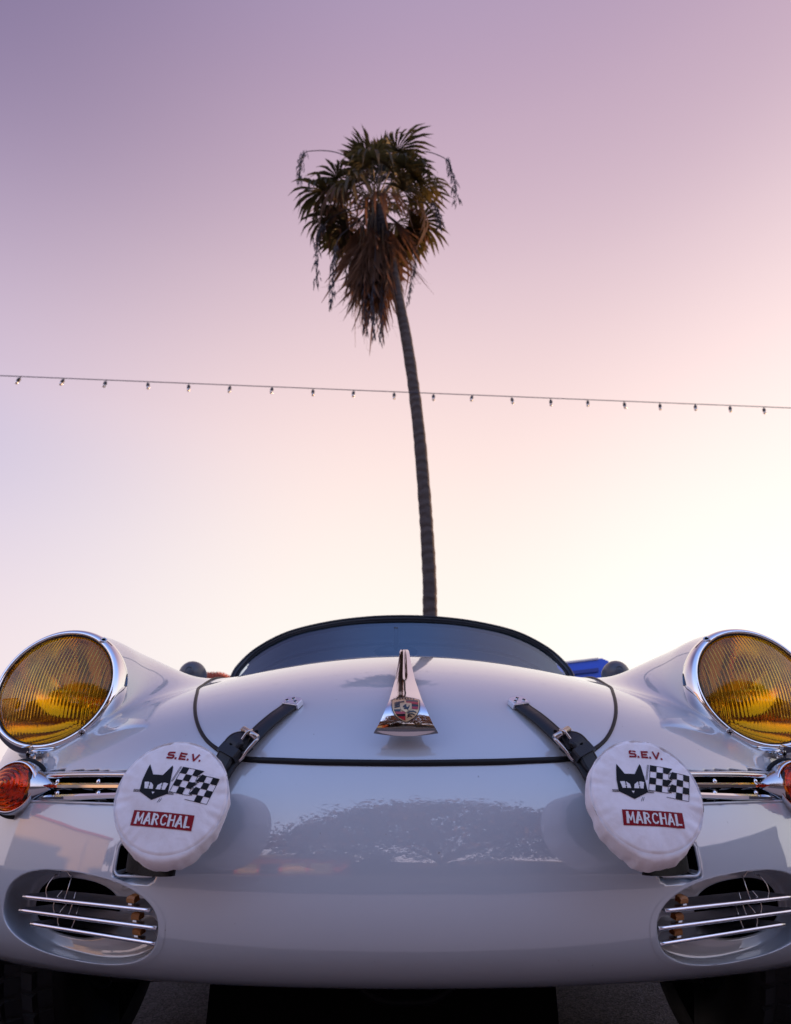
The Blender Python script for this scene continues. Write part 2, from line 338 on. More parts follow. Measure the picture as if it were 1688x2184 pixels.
# bonnet outline in (x, fan angle)
HO=[(0,3.05),(.107,3.15),(.173,3.32),(.221,3.5),(.250,3.8),(.279,4.6),(.301,5.55),(.322,7.0),(.341,8.88),(.365,11.88),(.388,14.8),(.405,18.9),(.415,26),(.42,40),(.42,62),(.40,80),(.36,88),(.25,92),(0,94)]
ho=catmull([(-HO[1][0],HO[1][1])]+HO+[(-HO[-2][0],HO[-2][1])],14); ho=ho[14:-14]
HOP=np.vstack([ho,(ho*[-1,1])[::-1][1:-1]]); 
def inpoly(px,py,P):
    r=np.zeros(px.shape,bool); n=len(P)
    for i in range(n):
        x1,y1=P[i]; x2,y2=P[(i+1)%n]
        if y1==y2: continue
        c=((y1>py)!=(y2>py))&(px<(x2-x1)*(py-y1)/(y2-y1)+x1); r^=c
    return r
fo=np.repeat(((OX[:-1]+OX[1:])/2)[None,:],nv-1,0).ravel(); fv=np.degrees(np.repeat(((vv[:-1]+vv[1:])/2)[:,None],nu-1,1).ravel())
fp=np.repeat((np.abs(PH[:-1]+PH[1:])/2)[None,:],nv-1,0).ravel()
hoodm=inpoly(fo,fv,HOP)&(fp<1e-6)
def sub(mask):
    F=BF[mask]; u,inv=np.unique(F,return_inverse=True); return BV[u],inv.reshape(-1,4)
car=empty('vintage_sports_car',(0,.42,0),label='pale grey-blue vintage sports car with amber headlights and two covered fog lamps',cat='car')
CARI=Matrix.Translation((0,-.42,0))
def cp(name,me,parent=None,**k):
    """a part of the car, modelled in world coordinates"""
    o=ob(name,me,parent or car,**k)
    if parent is None or parent is car: o.matrix_parent_inverse=CARI
    return o
def cempty(name,**k):
    o=ob(name,None,car,**k); o.matrix_parent_inverse=CARI; o.empty_display_size=.05; return o
bm=keep&~hoodm; v,f=sub(bm); body=cp('body',mesh_from('body',v,f,[M['paint'],M['black']],True,black[bm].astype(int)))
v,f=sub(hoodm&keep); hood=cp('hood',mesh_from('hood',v,f,M['paint'])); 
# black rubber bead in the bonnet gap
def surf(x,vdeg,off=0.):
    v_=rad(vdeg); p=np.array(solve(np.array([x]),np.array([Y0]),np.array([Z0]),np.array([0.]),np.array([-math.cos(v_)]),np.array([math.sin(v_)]),base_f))[:,0]
    return p+nrm(p)*off if off else p
sp_=[]
for q in HOP:
    if q[1]<84: sp_.append(surf(q[0],q[1],.0005))
k0=next(i for i,q in enumerate(HOP) if q[1]>=84); left=[surf(q[0],q[1],.0004) for q in (ho*[-1,1])[::-1] if q[1]<84]; right=[surf(q[0],q[1],.0004) for q in ho if q[1]<84]
path=np.array(left[:-1]+right); rr=.0028+.0019*np.clip(1-np.abs(path[:,2]-.485)/.03,0,1)
b=MB(); b.tube(path,rr,10); cp('hood_seal',b.mesh('hood_seal',M['rubber']))
# rear body, hidden behind the nose from here
b=MB(); ys=[.93,1.2,1.6,2.1,2.6,3.0,3.25,3.38,3.42]; wv=[.815,.83,.835,.835,.82,.74,.58,.35,.05]; tv=[.80,.85,.865,.865,.84,.74,.62,.52,.45]; bv=[.2,.2,.2,.2,.22,.25,.29,.34,.42]
G=[]
for y,w_,t_,b_ in zip(ys,wv,tv,bv):
    r=[]
    for a in np.linspace(0,2*math.pi,49):
        c,s=math.cos(a),math.sin(a); r.append((w_*math.copysign(abs(c)**.55,c),y,(t_+b_)/2+(t_-b_)/2*math.copysign(abs(s)**.6,s)))
    G.append(r)
b.grid(G,flip=True); cp('rear_body',b.mesh('rear_body',M['paint']))
# under-tray
b=MB(); b.box((0,1.40,.200),(.50,.95,.02)); b.box((-.04,.36,.150),(.30,.16,.060)); b.box((0,.13,.200),(.47,.06,.012)); b.box((0,1.15,.16),(.50,.10,.05)); cp('under_tray',b.mesh('under_tray',M['black'],False))
b=MB()
for px,py in ((680,2129),(871,2122),(1061,2128)):
    o_,d_=ray(px,py); p=o_+d_*((.186-o_[2])/d_[2]) if d_[2]<0 else o_
    b=MB(); b.lathe([(.0,-.006),(.0075,-.006),(.0075,.006),(.004,.006),(.004,.012)],(p[0],.06,.190),(0,0,1),n=6); cp('bolt',b.mesh('bolt',M['brass'],False))
b=MB(); b.tube(catmull([(-.085,.04,.205),(-.065,.03,.185),(-.035,.025,.172),(0,.024,.170),(.035,.025,.172),(.065,.03,.185),(.085,.04,.205)],8),.006,10); cp('tow_loop',b.mesh('tow_loop',M['bracket']))
# wheels
def wheel(s):
    w=cempty('wheel'); c=np.array([s*.655,.42,.315]); b=MB()
    pr=[(.19,-.055),(.215,-.075),(.26,-.084),(.295,-.080),(.311,-.066),(.315,-.04),(.316,0),(.315,.04),(.311,.066),(.295,.080),(.26,.084),(.215,.075),(.19,.055)]
    b.lathe(pr,c,(1,0,0),n=72); cp('tyre',b.mesh('tyre',M['tyre']),w)
    t=MB(); nb=54
    for k in range(nb):
        a=2*math.pi*k/nb
        for j,(xo,wd) in enumerate(((-.054,.011),(-.027,.012),(0,.012),(.027,.012),(.054,.011))):
            a2=a+(j%2)*math.pi/nb+ (xo*1.2); R=Matrix.Rotation(a2,3,'X'); R2=R@Matrix.Rotation(.35*(1 if j%2 else -1),3,'Z')
            p=np.array(R@Vector((0,.3155-abs(xo)**2*.9,0)))+c+[xo,0,0]; t.box(p,(wd,.005,.0135),np.array(R2))
    cp('tread',t.mesh('tread',M['tyre'],False),w,kind='stuff')
    r=MB(); r.lathe([(.192,-.05),(.18,-.03),(.15,-.01),(.08,.012),(.05,.03),(0,.034)],c,(s,0,0),n=48); cp('rim',r.mesh('rim',M['alu']),w)
for s in (-1,1): wheel(s)
# inner wheel wells
for s in (-1,1):
    b=MB(); b.lathe([(.35,-.16),(.35,.05)],(s*.62,.42,.30),(s,0,0),n=48); b.lathe([(.0,-.16),(.35,-.16)],(s*.62,.42,.30),(s,0,0),n=48)
    V=np.array(b.V); F=[f for f in b.F if V[list(f)].mean(0)[2]>.22]; cp('wheel_well',mesh_from('wheel_well',V,F,M['black']))

# ---------------------------------------------------------------- headlights
def headlight(s):
    mi=s<0; h=cempty('headlight')
    def P(r,hh,a): return HC+HN*hh+r*(HU*math.cos(a)+HW*math.sin(a))
    b=MB(); prof=[(.0985,.000),(.0998,.0085),(.1012,.0120),(.1030,.0132),(.1060,.0125),(.1100,.0090),(.1132,.0025),(.1150,-.006),(.1153,-.014),(.1146,-.022)]
    b.lathe(prof,HC,HN,HU,n=120); cp('rim',b.mesh('headlight_rim',M['chrome'],mirror=mi),h)
    # lens: smooth outer dome, vertical flutes on the inner face
    R,bul=.1005,.031; b=MB(); xs_=R*np.sin(np.linspace(-math.pi/2*.985,math.pi/2*.985,301)); vs_=np.sin(np.linspace(-math.pi/2,math.pi/2,41)); G=[];Gb=[]
    for x in xs_:
        ro=[];rb=[]; H=math.sqrt(max(0,R*R-x*x))
        for v_ in vs_:
            yy=H*v_; r_=math.hypot(x,yy); hh=.006+bul*(1-(r_/R)**2); rim_=float(sstep(.97,.90,r_/R)); wob=0.
            per=.0058; u_=((x+wob)/per)%1.; fl=(4*u_*(1-u_)); an_=(math.atan2(yy,x)*60/math.pi)%1.
            low=1. if yy>-.058 else .25
            d=.0042+.0016*fl*low*rim_+(1-rim_)*.0010*(4*an_*(1-an_))+.0016*float(sstep(.93,.95,r_/R))*.0
            q=HC+HU*x+HW*yy; ro.append(q+HN*hh); rb.append(q+HN*(hh-d))
        G.append(ro); Gb.append(rb)
    b.grid(G); b.grid(Gb,flip=True); a_,c_=len(G),41; o_=a_*c_
    for i_ in range(a_-1): b.F+=[(i_*c_,(i_+1)*c_,o_+(i_+1)*c_,o_+i_*c_),(i_*c_+40,o_+i_*c_+40,o_+(i_+1)*c_+40,(i_+1)*c_+40)]; b.M+=[0,0]
    for i_ in (0,a_-1):
        for k_ in range(40): b.F.append((i_*c_+k_,i_*c_+k_+1,o_+i_*c_+k_+1,o_+i_*c_+k_)); b.M.append(0)
    cp('lens',b.mesh('headlight_lens',M['amber'],mirror=mi,recalc=True),h)
    b=MB(); pr=[(.0975*math.sqrt(max(0,(t+.085)/.088)),t) for t in np.linspace(-.084,.003,26)]
    b.lathe(pr,HC,HN,HU,n=72); cp('reflector',b.mesh('headlight_reflector',M['chrome'],mirror=mi),h)
    b=MB(); b.lathe([(0,.0),(.010,-.003),(.012,-.012),(.011,-.03),(.009,-.05),(.012,-.07)],HC+HN*-.012,HN,HU,n=24); cp('bulb',b.mesh('headlight_bulb',M['chrome2'],mirror=mi),h)
    b=MB(); b.tube([HC+HN*.0095+(.0993)*(HU*math.cos(a)+HW*math.sin(a)) for a in np.linspace(0,2*math.pi,97)[:-1]],.0011,8,closed=True); cp('gasket',b.mesh('lens_gasket',M['rubber'],mirror=mi),h)
    # screws on the rim and clamp tab at the bottom
    for an in (math.pi*.70,math.pi*1.27) :
        p=P(.1085,.0110,an); nn=unit(HN*.75+.66*(HU*math.cos(an)+HW*math.sin(an)))
        b=MB(); b.lathe([(.0065,-.003),(.0065,.0012),(.0050,.0026),(.0045,.001),(.0040,.0008),(0,.0022)],p,nn,n=20); b.box(p+nn*.0022,(.0032,.0008,.0008),np.array(Vector(nn).to_track_quat('Z','Y').to_matrix()),1); b.box(p+nn*.0022,(.0008,.0032,.0008),np.array(Vector(nn).to_track_quat('Z','Y').to_matrix()),1)
        cp('screw',b.mesh('rim_screw',[M['chrome2'],M['black']],mirror=mi),h)
    p0=hit(70,1603); n0=nrm(p0); p0=p0+n0*.0045; p=np.array([abs(p0[0]),p0[1],p0[2]]); nz=np.array([abs(n0[0]),n0[1],n0[2]]); tn=unit(np.cross(nz,[0,0,1.])); out=np.cross(tn,nz); out=out if out[2]<0 else -out
    R3=np.stack([tn,out,nz],1); b=MB(); b.box(p,(.0095,.0100,.0014),R3); b.box(p-out*.0105+nz*.004,(.0080,.0030,.0055),R3); b.lathe([(.0062,.0012),(.0062,.0036),(.0042,.0056),(1e-5,.0060)],p+out*.001,nz,n=20,m=0); HNt=nz
    b.box(p+out*.001+HNt*.0058,(.0040,.0009,.0008),R3,1); b.box(p+out*.001+HNt*.0058,(.0009,.0040,.0008),R3,1)
    o=cp('clamp_tab',b.mesh('rim_clamp_tab',[M['chrome2'],M['black']],False,mirror=mi),h); autosmooth(o,35)
for s in (-1,1): headlight(s)

# ---------------------------------------------------------------- turn signals + signal grilles
SGC=hit(50,1682); SGC=np.array([abs(SGC[0]),SGC[1],SGC[2]])
def signal(s):
    mi=s<0; t=cempty('turn_signal'); ax=unit([.10,-1,.04]); c=SGC+np.array([0,-.030,0])
    b=MB(); b.lathe([(.0455,.045),(.0450,.02),(.0440,.004),(.0430,-.004),(.0415,-.009),(.0398,-.0105),(.0385,-.0095),(.0375,-.004)][::-1],c,-ax,n=72)
    cp('bezel',b.mesh('signal_bezel',M['chrome'],mirror=mi),t)
    b=MB(); cc=c-ax*.012
    for k in range(5):
        pass
    # tapered housing running back into the grille
    G=[]
    for i,tt in enumerate(np.linspace(0,1,18)):
        r=[]; ctr=c+np.array([-.010-.070*tt**1.3,.012+.0*tt,.0]); ctr[1]=c[1]+.016+(-.055)*tt*.6; sc=(1-tt**1.8)*.98+.02
        for a in np.linspace(0,2*math.pi,33): r.append(ctr+np.array([.012*math.cos(a)*sc*2.2,.040*sc*math.cos(a)*0-.034*sc*abs(math.cos(a))*0,.035*sc*math.sin(a)])+np.array([0,-.020*sc*math.cos(a),0]))
        G.append(r)
    b.grid(G); cp('housing',b.mesh('signal_housing',M['chrome2'],mirror=mi),t)
    b=MB(); b.tube([c+ax*-.016+(.0465)*(np.array([1,0,0])*math.cos(a)+np.cross(ax,[1,0,0])*math.sin(a)) for a in np.linspace(0,2*math.pi,61)[:-1]],.0028,8,closed=True); cp('gasket',b.mesh('signal_gasket',M['rubber'],mirror=mi),t)
    # stepped beehive lens
    pr=[(.0,.0405)]; 
    rr_=[.009,.016,.022,.0275,.0325,.0365]; hs=[.0375,.0345,.0300,.0245,.0170,.0085]
    pr=[(1e-5,.0400)]
    for r_,h_ in zip(rr_,hs): pr+=[(r_-.0022,h_+.0030),(r_-.0006,h_+.0022),(r_,h_+.0004),(r_+.0002,h_-.0012)]
    pr+=[(.0382,.002),(.0382,-.002)]; inn=[(max(1e-5,r_-.0045),h_-.0045) for r_,h_ in pr[::-1]]
    b.__init__(); b.lathe(pr+inn,c,ax,n=72); cp('lens',b.mesh('signal_lens',M['lens_red'],mirror=mi,recalc=True),t)
    b=MB(); b.lathe([(1e-5,-.0035),(.036,-.003),(.0375,.0)],c,ax,n=48); cp('reflector',b.mesh('signal_reflector',M['chrome2'],mirror=mi),t)
    b=MB(); b.lathe([(1e-5,.026),(.006,.023),(.0085,.015),(.006,.004),(.005,-.003)],c,ax,n=24); cp('bulb',b.mesh('signal_bulb',mat('amber_bulb',(.9,.35,.05),.3),mirror=mi),t)
for s in (-1,1): signal(s)
for o in [q for q in car.children if q.name.startswith('turn_signal')]:
    for ch in o.children:
        me=ch.data; n_=len(me.vertices); co=np.empty(n_*3,np.float32); me.vertices.foreach_get('co',co); co=co.reshape(-1,3); sg=1 if co[:,0].mean()>0 else -1
        c_=np.array([sg*SGC[0],SGC[1],SGC[2]]); co=c_+(co-c_)*.93; me.vertices.foreach_set('co',co.astype(np.float32).ravel()); me.update()
def sgrille(s):
    mi=s<0; t=cempty('signal_grille')
    def S(px,py,off): p=hit(px,py,off); return np.abs(p)*[1,0,1]+[0,p[1],0]
    # measured on the left flank; mirrored for the right
    rows=[[(96,1676),(150,1676),(243,1676)],[(86,1702),(150,1700),(243,1697)]]
    for row in rows:
        p=[S(x,y,.004) for x,y in row]; e=p[-1]+(p[-1]-p[-2])*.9; e=e; pts=catmull(p+[e],10)
        b=MB(); G=[]
        for i,q in enumerate(pts):
            n_=nrm(q); T=unit(pts[min(i+1,len(pts)-1)]-pts[max(i-1,0)]); wd=np.cross(T,n_); wd=wd if wd[2]>0 else -wd
            sec=[(-.0042,-.006),(-.0045,-.001),(-.0036,.0015),(.0,.0030),(.0036,.0010),(.0044,-.002),(.0044,-.006),(-.0042,-.006)]
            sc=float(sstep(-.01,.10,i/len(pts)))*.6+.4
            G.append([q+wd*a*sc+n_*b_ for a,b_ in sec])
        b.grid(G); o=cp('bar',b.mesh('grille_bar',M['chrome'],mirror=mi),t); autosmooth(o,30)
    for px in (118,205):
        p=S(px,1689,-.010); q=S(px+8,1715,-.012); b=MB(); b.tube([p,q],.0011,6); cp('post',b.mesh('grille_post',M['alu'],mirror=mi),t)
        for py in (1666,1691):
            p=S(px+6,py,.002); b=MB(); b.lathe([(.0035,-.003),(.0035,.0),(.002,.0022),(1e-5,.003)],p,(0,-.2,1),n=14); cp('stud',b.mesh('grille_stud',M['chrome'],mirror=mi),t)
    p=[S(x,y,.0005) for x,y in ((100,1656),(150,1654),(200,1653),(243,1653))]; pts=catmull(p+[p[-1]+(p[-1]-p[-2])],8); b=MB(); b.tube(pts,.0042,8); cp('trim_strip',b.mesh('grille_trim',M['chrome2'],mirror=mi),t)
for s in (-1,1): sgrille(s)

# painted beads round the slots
def surf_arr(x,z):
    x=np.asarray(x,float); z=np.asarray(z,float); lo=np.full(x.shape,-.45); hi=np.full(x.shape,.35)
    for _ in range(28):
        m=(lo+hi)/2; neg=base_f(x,m,z)<0; hi=np.where(neg,m,hi); lo=np.where(neg,lo,m)
    return np.stack([x,hi,z],-1)
def nrm_arr(P,e=1e-3):
    x,y,z=P[...,0],P[...,1],P[...,2]
    g_=np.stack([base_f(x+e,y,z)-base_f(x-e,y,z),base_f(x,y+e,z)-base_f(x,y-e,z),base_f(x,y,z+e)-base_f(x,y,z-e)],-1); return g_/np.linalg.norm(g_,axis=-1,keepdims=True)
def slot_loop(cx,cz,a,b_,tilt,r):
    P=[]; 
    for sx,sz,a0 in ((1,1,0),(-1,1,90),(-1,-1,180),(1,-1,270)):
        for k in range(6):
            q=rad(a0+18*k); P.append((sx*(a-r)+r*math.cos(q),sz*(b_-r)+r*math.sin(q)))
    Q=[]
    for i in range(len(P)):
        p0=np.array(P[i]); p1=np.array(P[(i+1)%len(P)]); n_=max(1,int(np.linalg.norm(p1-p0)/.008))
        for k in range(n_): Q.append(p0+(p1-p0)*k/n_)
    c,s_=math.cos(tilt),math.sin(tilt); return [(cx+c*u-s_*v,cz+s_*u+c*v) for u,v in Q]
for s in (-1,1):
    for args,nm,r_ in (((.360,.367,.032,.021,0,.010),'bracket_slot_edge',.0019),((.495,.461,.150,.0215,rad(3),.008),'grille_slot_edge',.0022)):
        b=MB(); L_=np.array(slot_loop(*args)); b.tube(surf_arr(s*L_[:,0],L_[:,1])+[0,.0008,0],r_,8,closed=True); cp(nm,b.mesh(nm,M['paint']))
# recessed vent pans
def vent_pan(s):
    n=168; rings=[]
    def ov(o,a,rho): 
        c,sn=math.cos(a),math.sin(a); u=o[2]*rho*math.copysign(abs(c)**(2/o[5]),c); v=o[3]*rho*math.copysign(abs(sn)**(2/o[5]),sn); ct,st=math.cos(o[4]),math.sin(o[4]); return o[0]+ct*u-st*v,o[1]+st*u+ct*v
    A=np.linspace(0,2*math.pi,n,endpoint=False)
    def floor_y(x): return -.2645+.42*x**2+.31*x**4+.070
    rhos=[(1.08,-1),(1.045,-1),(1.02,-1),(1.008,-2),(1.0,.03),(.991,.14),(.982,.38),(.973,.68),(.962,.88),(.945,.98),(.92,1.)]
    L1=np.array([ov(VT,a,1.) for a in A]); yl=surf_arr(L1[:,0],L1[:,1])[:,1]
    for rho,fr_ in rhos:
        X=np.array([ov(VT,a,rho) for a in A]); p=surf_arr(X[:,0],X[:,1])
        if fr_<0: p=p+nrm_arr(p)*(.0004 if fr_==-1 else .0002)
        else: fy_=np.maximum(floor_y(X[:,0]),yl+.012); p=np.stack([X[:,0],yl+(fy_-yl)*fr_,X[:,1]],-1)
        rings.append(list(p))
    last=rings[-1]
    for k in (.25,.55,.85,.97):
        r=[]
        for i,a in enumerate(A):
            hx,hz=ov(VH,a,1.); p=last[i]*(1-k)+np.array([hx,floor_y(hx)+.001,hz])*k; r.append(p)
        rings.append(r)
    r=[]
    for i,a in enumerate(A): hx,hz=ov(VH,a,.985); r.append(np.array([hx,floor_y(hx)+.006,hz]))
    rings.append(r)
    b=MB(); b.add([p for r in rings for p in r],[(i*n+j,i*n+(j+1)%n,(i+1)*n+(j+1)%n,(i+1)*n+j) for i in range(len(rings)-1) for j in range(n)]); cp('vent_pan',b.mesh('vent_pan',M['paint'],mirror=s<0))
    d=MB(); r2=[rings[-1],[p+[0,.10,0] for p in rings[-1]],[np.array([VH[0],floor_y(VH[0])+.11,VH[1]])*.98+p*.02 for p in rings[-1]]]; d.add([p for r in r2 for p in r],[(i*n+j,i*n+(j+1)%n,(i+1)*n+(j+1)%n,(i+1)*n+j) for i in range(2) for j in range(n)]); cp('vent_duct',d.mesh('vent_duct',M['black'],mirror=s<0))
for s in (-1,1): vent_pan(s)
# ---------------------------------------------------------------- lower vents
def vent(s):
    mi=s<0; t=cempty('vent_grille')
    def S(px,py,off): p=hit(px,py,off); return np.abs(p)*[1,0,1]+[0,p[1],0]
    ends=[((51,1913),(320,1942)),((43,1942),(334,1980)),((67,1971),(332,2013))]
    clips=[(272,1930),(287,1964),(284,1997)]; wires=[[(105,150)],[(112,146)],[(125,152)]]
    for k,((a,b_),(c,d)) in enumerate(ends):
        A=S(a,b_,-.003); B=S(c,d,-.003)
        # keep straight bar but bulge to follow the nose a little
        mid=S((a+c)/2,(b_+d)/2,-.004); Cc=(A+B)/2; Cc=Cc*.45+mid*.55; pts=catmull([A,Cc,B],14)
        T=unit(B-A); G=[]
        back=unit(np.array([.0,1.,.30])); back=unit(back-T*(back@T)); up=np.cross(back,T); up=up if up[2]>0 else -up
        for i,q in enumerate(pts):
            e=min(i,len(pts)-1-i)/(len(pts)-1); dp=.010+.018*float(sstep(0,.16,e))
            G.append([q+up*h+back*w for w,h in ((0,-.0020),(-.0008,0),(0,.0020),(.003,.0022),(.0045,.0012),(dp,.0008),(dp,-.0008),(.0045,-.0012),(.003,-.0022),(0,-.0020))])
        bb=MB(); bb.grid(G); bb.F+= [tuple(range(9)),tuple(len(G)*10-10+i for i in range(9))[::-1]]; bb.M+=[0,0]
        o=cp('slat',bb.mesh('vent_slat',[M['slatplate'],M['chrome']],mirror=mi),t)
        ed=MB(); ed.tube(pts,.0027,12); cp('slat_edge',ed.mesh('vent_slat_edge',M['slatedge'],mirror=mi),t); autosmooth(o,30)
        px,py=clips[k]; tt=(px-a)/(c-a); q=pts[int(round(tt*(len(pts)-1)))]
        R3=np.stack([T,back,up],1); p=q+back*.012+up*.0065
        bb=MB(); Gc=[]
        for i,xx in enumerate(np.linspace(-.0068,.0068,5)):
            cr=.0015*(1-(xx/.0068)**2); Gc.append([p+T*xx+back*y_+up*z_ for y_,z_ in ((-.005,-.0036),(-.0055,.001+cr),(-.003,.0036+cr),(.004,.0036+cr),(.005,-.003),(-.005,-.0036))])
        bb.grid(Gc); bb.F+=[tuple(range(5)),tuple(20+i for i in range(5))[::-1]]; bb.M+=[0,0]
        bb.box(p+up*-.0055-T*.001-back*.003,(.0032,.002,.0015),R3,1)
        o=cp('clip',bb.mesh('slat_clip',[M['clip'],M['alu']],mirror=mi),t); autosmooth(o,30)
        for j,wx in enumerate(((98,142),(112,146),(127,152))[k]):
            tt=(wx-a)/(c-a); q=pts[int(round(tt*(len(pts)-1)))]+up*.002
            bb=MB(); bw=1 if j else -1
            bb.tube(catmull([q+back*.003,q+up*.007+T*.003*bw+back*.004,q+up*.015+T*.003*bw+back*.008,q+up*.024-T*.001*bw+back*.016],6),.0008,6); cp('wire',bb.mesh('slat_wire',M['steel'],mirror=mi),t)
        if k==0:
            q1=pts[int(round((98-a)/(c-a)*(len(pts)-1)))]; q2=pts[int(round((142-a)/(c-a)*(len(pts)-1)))]; z=up*.026+back*.017
            bb=MB(); bb.tube([q1+z,q1+z+T*.008*(1 if (q2-q1)@T>0 else -1),q1+z+(q2-q1)*.32+up*.006,q1+z+(q2-q1)*.7+up*.006,q2+z-(q2-q1)*.15,q2+z],.0008,6); cp('wire',bb.mesh('slat_wire',M['steel'],mirror=mi),t)
for s in (-1,1): vent(s)

# ---------------------------------------------------------------- bonnet handle and crest
hc=catmull([(1570,-.2410),(1554,-.2430),(1535,-.2432),(1515,-.2400),(1497,-.2250),(1475,-.184),(1450,-.133),(1420,-.070),(1395,-.015),(1386,.008)],10)
def wpx(py): return np.interp(py,[1386,1390,1417,1449,1492,1530,1567,1571],[8.,10.,14.5,21.,34.5,51,68,69.5])
hrow=[]
for py,Y in hc:
    p=at_y(863,py,Y); p[0]=0; dpt=(p[1]-CY)*math.cos(CTH)+(p[2]-CZ)*math.sin(CTH); hrow.append((p,wpx(py)*dpt/CF,py))
def hframe(i):
    T=unit(hrow[min(i+1,len(hrow)-1)][0]-hrow[max(i-1,0)][0]); n_=np.cross(T,[-1,0,0]); n_=unit(n_); return T,(n_ if n_[1]<0 or n_[2]>0.5 else -n_)
def hpoint(i,u,off=0.):
    p,w_,py=hrow[i]; T,n_=hframe(i); up_=float(sstep(1510,1455,py)); crown=(.0026*(1-up_)+.09*w_*up_)*(1-abs(u)**2.); groove=0.
    if py<1455: groove=-.0005*math.exp(-(u/.16)**2)*float(sstep(1455,1440,py))
    sag=-.0045*(1-u*u)*0; bot=(u*u)*.0035*float(sstep(1540,1571,py))
    return p+np.array([u*w_,0,0])+n_*(crown+groove+off)-T*0+np.array([0,0,bot])
hd=cempty('hood_handle'); b=MB(); uu=np.linspace(-1,1,41)
Gf=[[hpoint(i,u) for u in uu] for i in range(len(hrow))]
b.grid(Gf); Gk=[[hpoint(i,u*.985)-hframe(i)[1]*(.010 if i>14 else .0025) for u in uu] for i in range(len(hrow))]; b.grid(Gk,flip=True)
edge=lambda A,B:b.grid([A,B])
edge([r[0] for r in Gk],[r[0] for r in Gf]); edge([r[-1] for r in Gf],[r[-1] for r in Gk]); edge(Gf[0],Gk[0]); edge(Gk[-1],Gf[-1])
o=cp('grip',b.mesh('handle_grip',M['chrome']),hd); autosmooth(o,50)
for my,mz in ((-.200,.545),(-.045,.652)):
    b=MB(); b.box((0,my,mz),(.007,.012,.010)); cp('mount',b.mesh('handle_mount',M['chrome2'],False),hd)
# crest drawn in (u: -1..1, v: 0 top..1 bottom) over the handle face
CT,CB=1492.,1543.; HWc=.0205
pys=[r[2] for r in hrow]
def crest_pt(x,v,off):
    py=CT+(CB-CT)*v; i=np.interp(py,pys[::-1],np.arange(len(pys))[::-1]); i0=int(np.clip(math.floor(i),0,len(pys)-2)); f=i-i0
    q=[]
    for k in (i0,i0+1):
        u=np.clip(x*HWc/hrow[k][1],-1,1); q.append(hpoint(k,u,off))
    return q[0]*(1-f)+q[1]*f
def crest_poly(pts,off,m,name='crest_field',n=1):
    """pts polygon in crest coords, triangulated fan via bmesh and lifted on the handle"""
    P=[]
    for i in range(len(pts)):
        a=np.array(pts[i],float); c=np.array(pts[(i+1)%len(pts)],float); k=max(1,int(np.linalg.norm((c-a)*[1,1.2])/.12))
        for t in range(k): P.append(a+(c-a)*t/k)
    B=bmesh.new(); B.faces.new([B.verts.new((x,v*1.25,0)) for x,v in P]); bmesh.ops.triangulate(B,faces=B.faces[:])
    for _ in range(4):
        E_=[e for e in B.edges if e.calc_length()>.16]
        if not E_: break
        bmesh.ops.subdivide_edges(B,edges=E_,cuts=1); bmesh.ops.triangulate(B,faces=B.faces[:])
    for v_ in B.verts: v_.co=Vector(crest_pt(v_.co.x,v_.co.y/1.25,off))
    B.normal_update(); fs=B.faces[:]
    bad=[f for f in fs if f.normal.y>0]
    if bad: bmesh.ops.reverse_faces(B,faces=bad)
    me=bpy.data.meshes.new(name); B.to_mesh(me); B.free(); me.materials.append(m); return me
shield=[(-.95,.06),(-.5,.02),(0,0),(.5,.02),(.95,.06),(1,.10),(1.,.34),(.95,.50),(.80,.68),(.55,.83),(.25,.94),(0,1.0),(-.25,.94),(-.55,.83),(-.80,.68),(-.95,.50),(-1,.34),(-1,.10)]
sc=lambda k,dv=0.:[(x*k,.46+(v-.46)*k+dv) for x,v in shield]
def clip_poly(poly,clipper):
    out=[np.array(p,float) for p in poly]; n=len(clipper); area=sum(clipper[i][0]*clipper[(i+1)%n][1]-clipper[(i+1)%n][0]*clipper[i][1] for i in range(n)); sg=1 if area>0 else -1
    for i in range(n):
        a=np.array(clipper[i]); c=np.array(clipper[(i+1)%n]); e=c-a; ins=lambda p:sg*(e[0]*(p[1]-a[1])-e[1]*(p[0]-a[0]))>=-1e-9
        new=[]
        for j in range(len(out)):
            p,q=out[j],out[(j+1)%len(out)]; ip,iq=ins(p),ins(q)
            if ip: new.append(p)
            if ip!=iq:
                d=q-p; den=e[0]*d[1]-e[1]*d[0]; t=(e[1]*(p[0]-a[0])-e[0]*(p[1]-a[1]))/den if abs(den)>1e-12 else 0; new.append(p+d*t)
        out=new
        if len(out)<3: return None
    return out
cr_parent=cp('crest',crest_poly(sc(1.06),.0006,M['chrome2'],'crest'),hd)
def cadd(pts,off,m,name='crest_field'): ob(name,crest_poly(pts,off,m),hd)
cadd(sc(.99),.0010,M['crest_black']); cadd(sc(.93),.0013,M['gold']); inner=sc(.86)
for x0,x1,v0,v1,m in ((.03,1,.125,.20,'crest_black'),(.03,1,.205,.285,'crest_red'),(.42,1,.305,.38,'crest_black'),(.42,1,.385,.475,'crest_red'),
                      (-1,-.36,.485,.56,'crest_black'),(-1,-.03,.565,.645,'crest_red'),(-1,-.03,.655,.735,'crest_black'),(-1,-.03,.74,.95,'crest_red')):
    c=clip_poly([(x0,v0),(x1,v0),(x1,v1),(x0,v1)],inner)
    if c: cadd(c,.0019,M[m])
cs=[(-.40,.27),(0,.26),(.40,.27),(.40,.42),(.30,.52),(0,.60),(-.30,.52),(-.40,.42)]
cadd(cs,.0025,M['gold'])
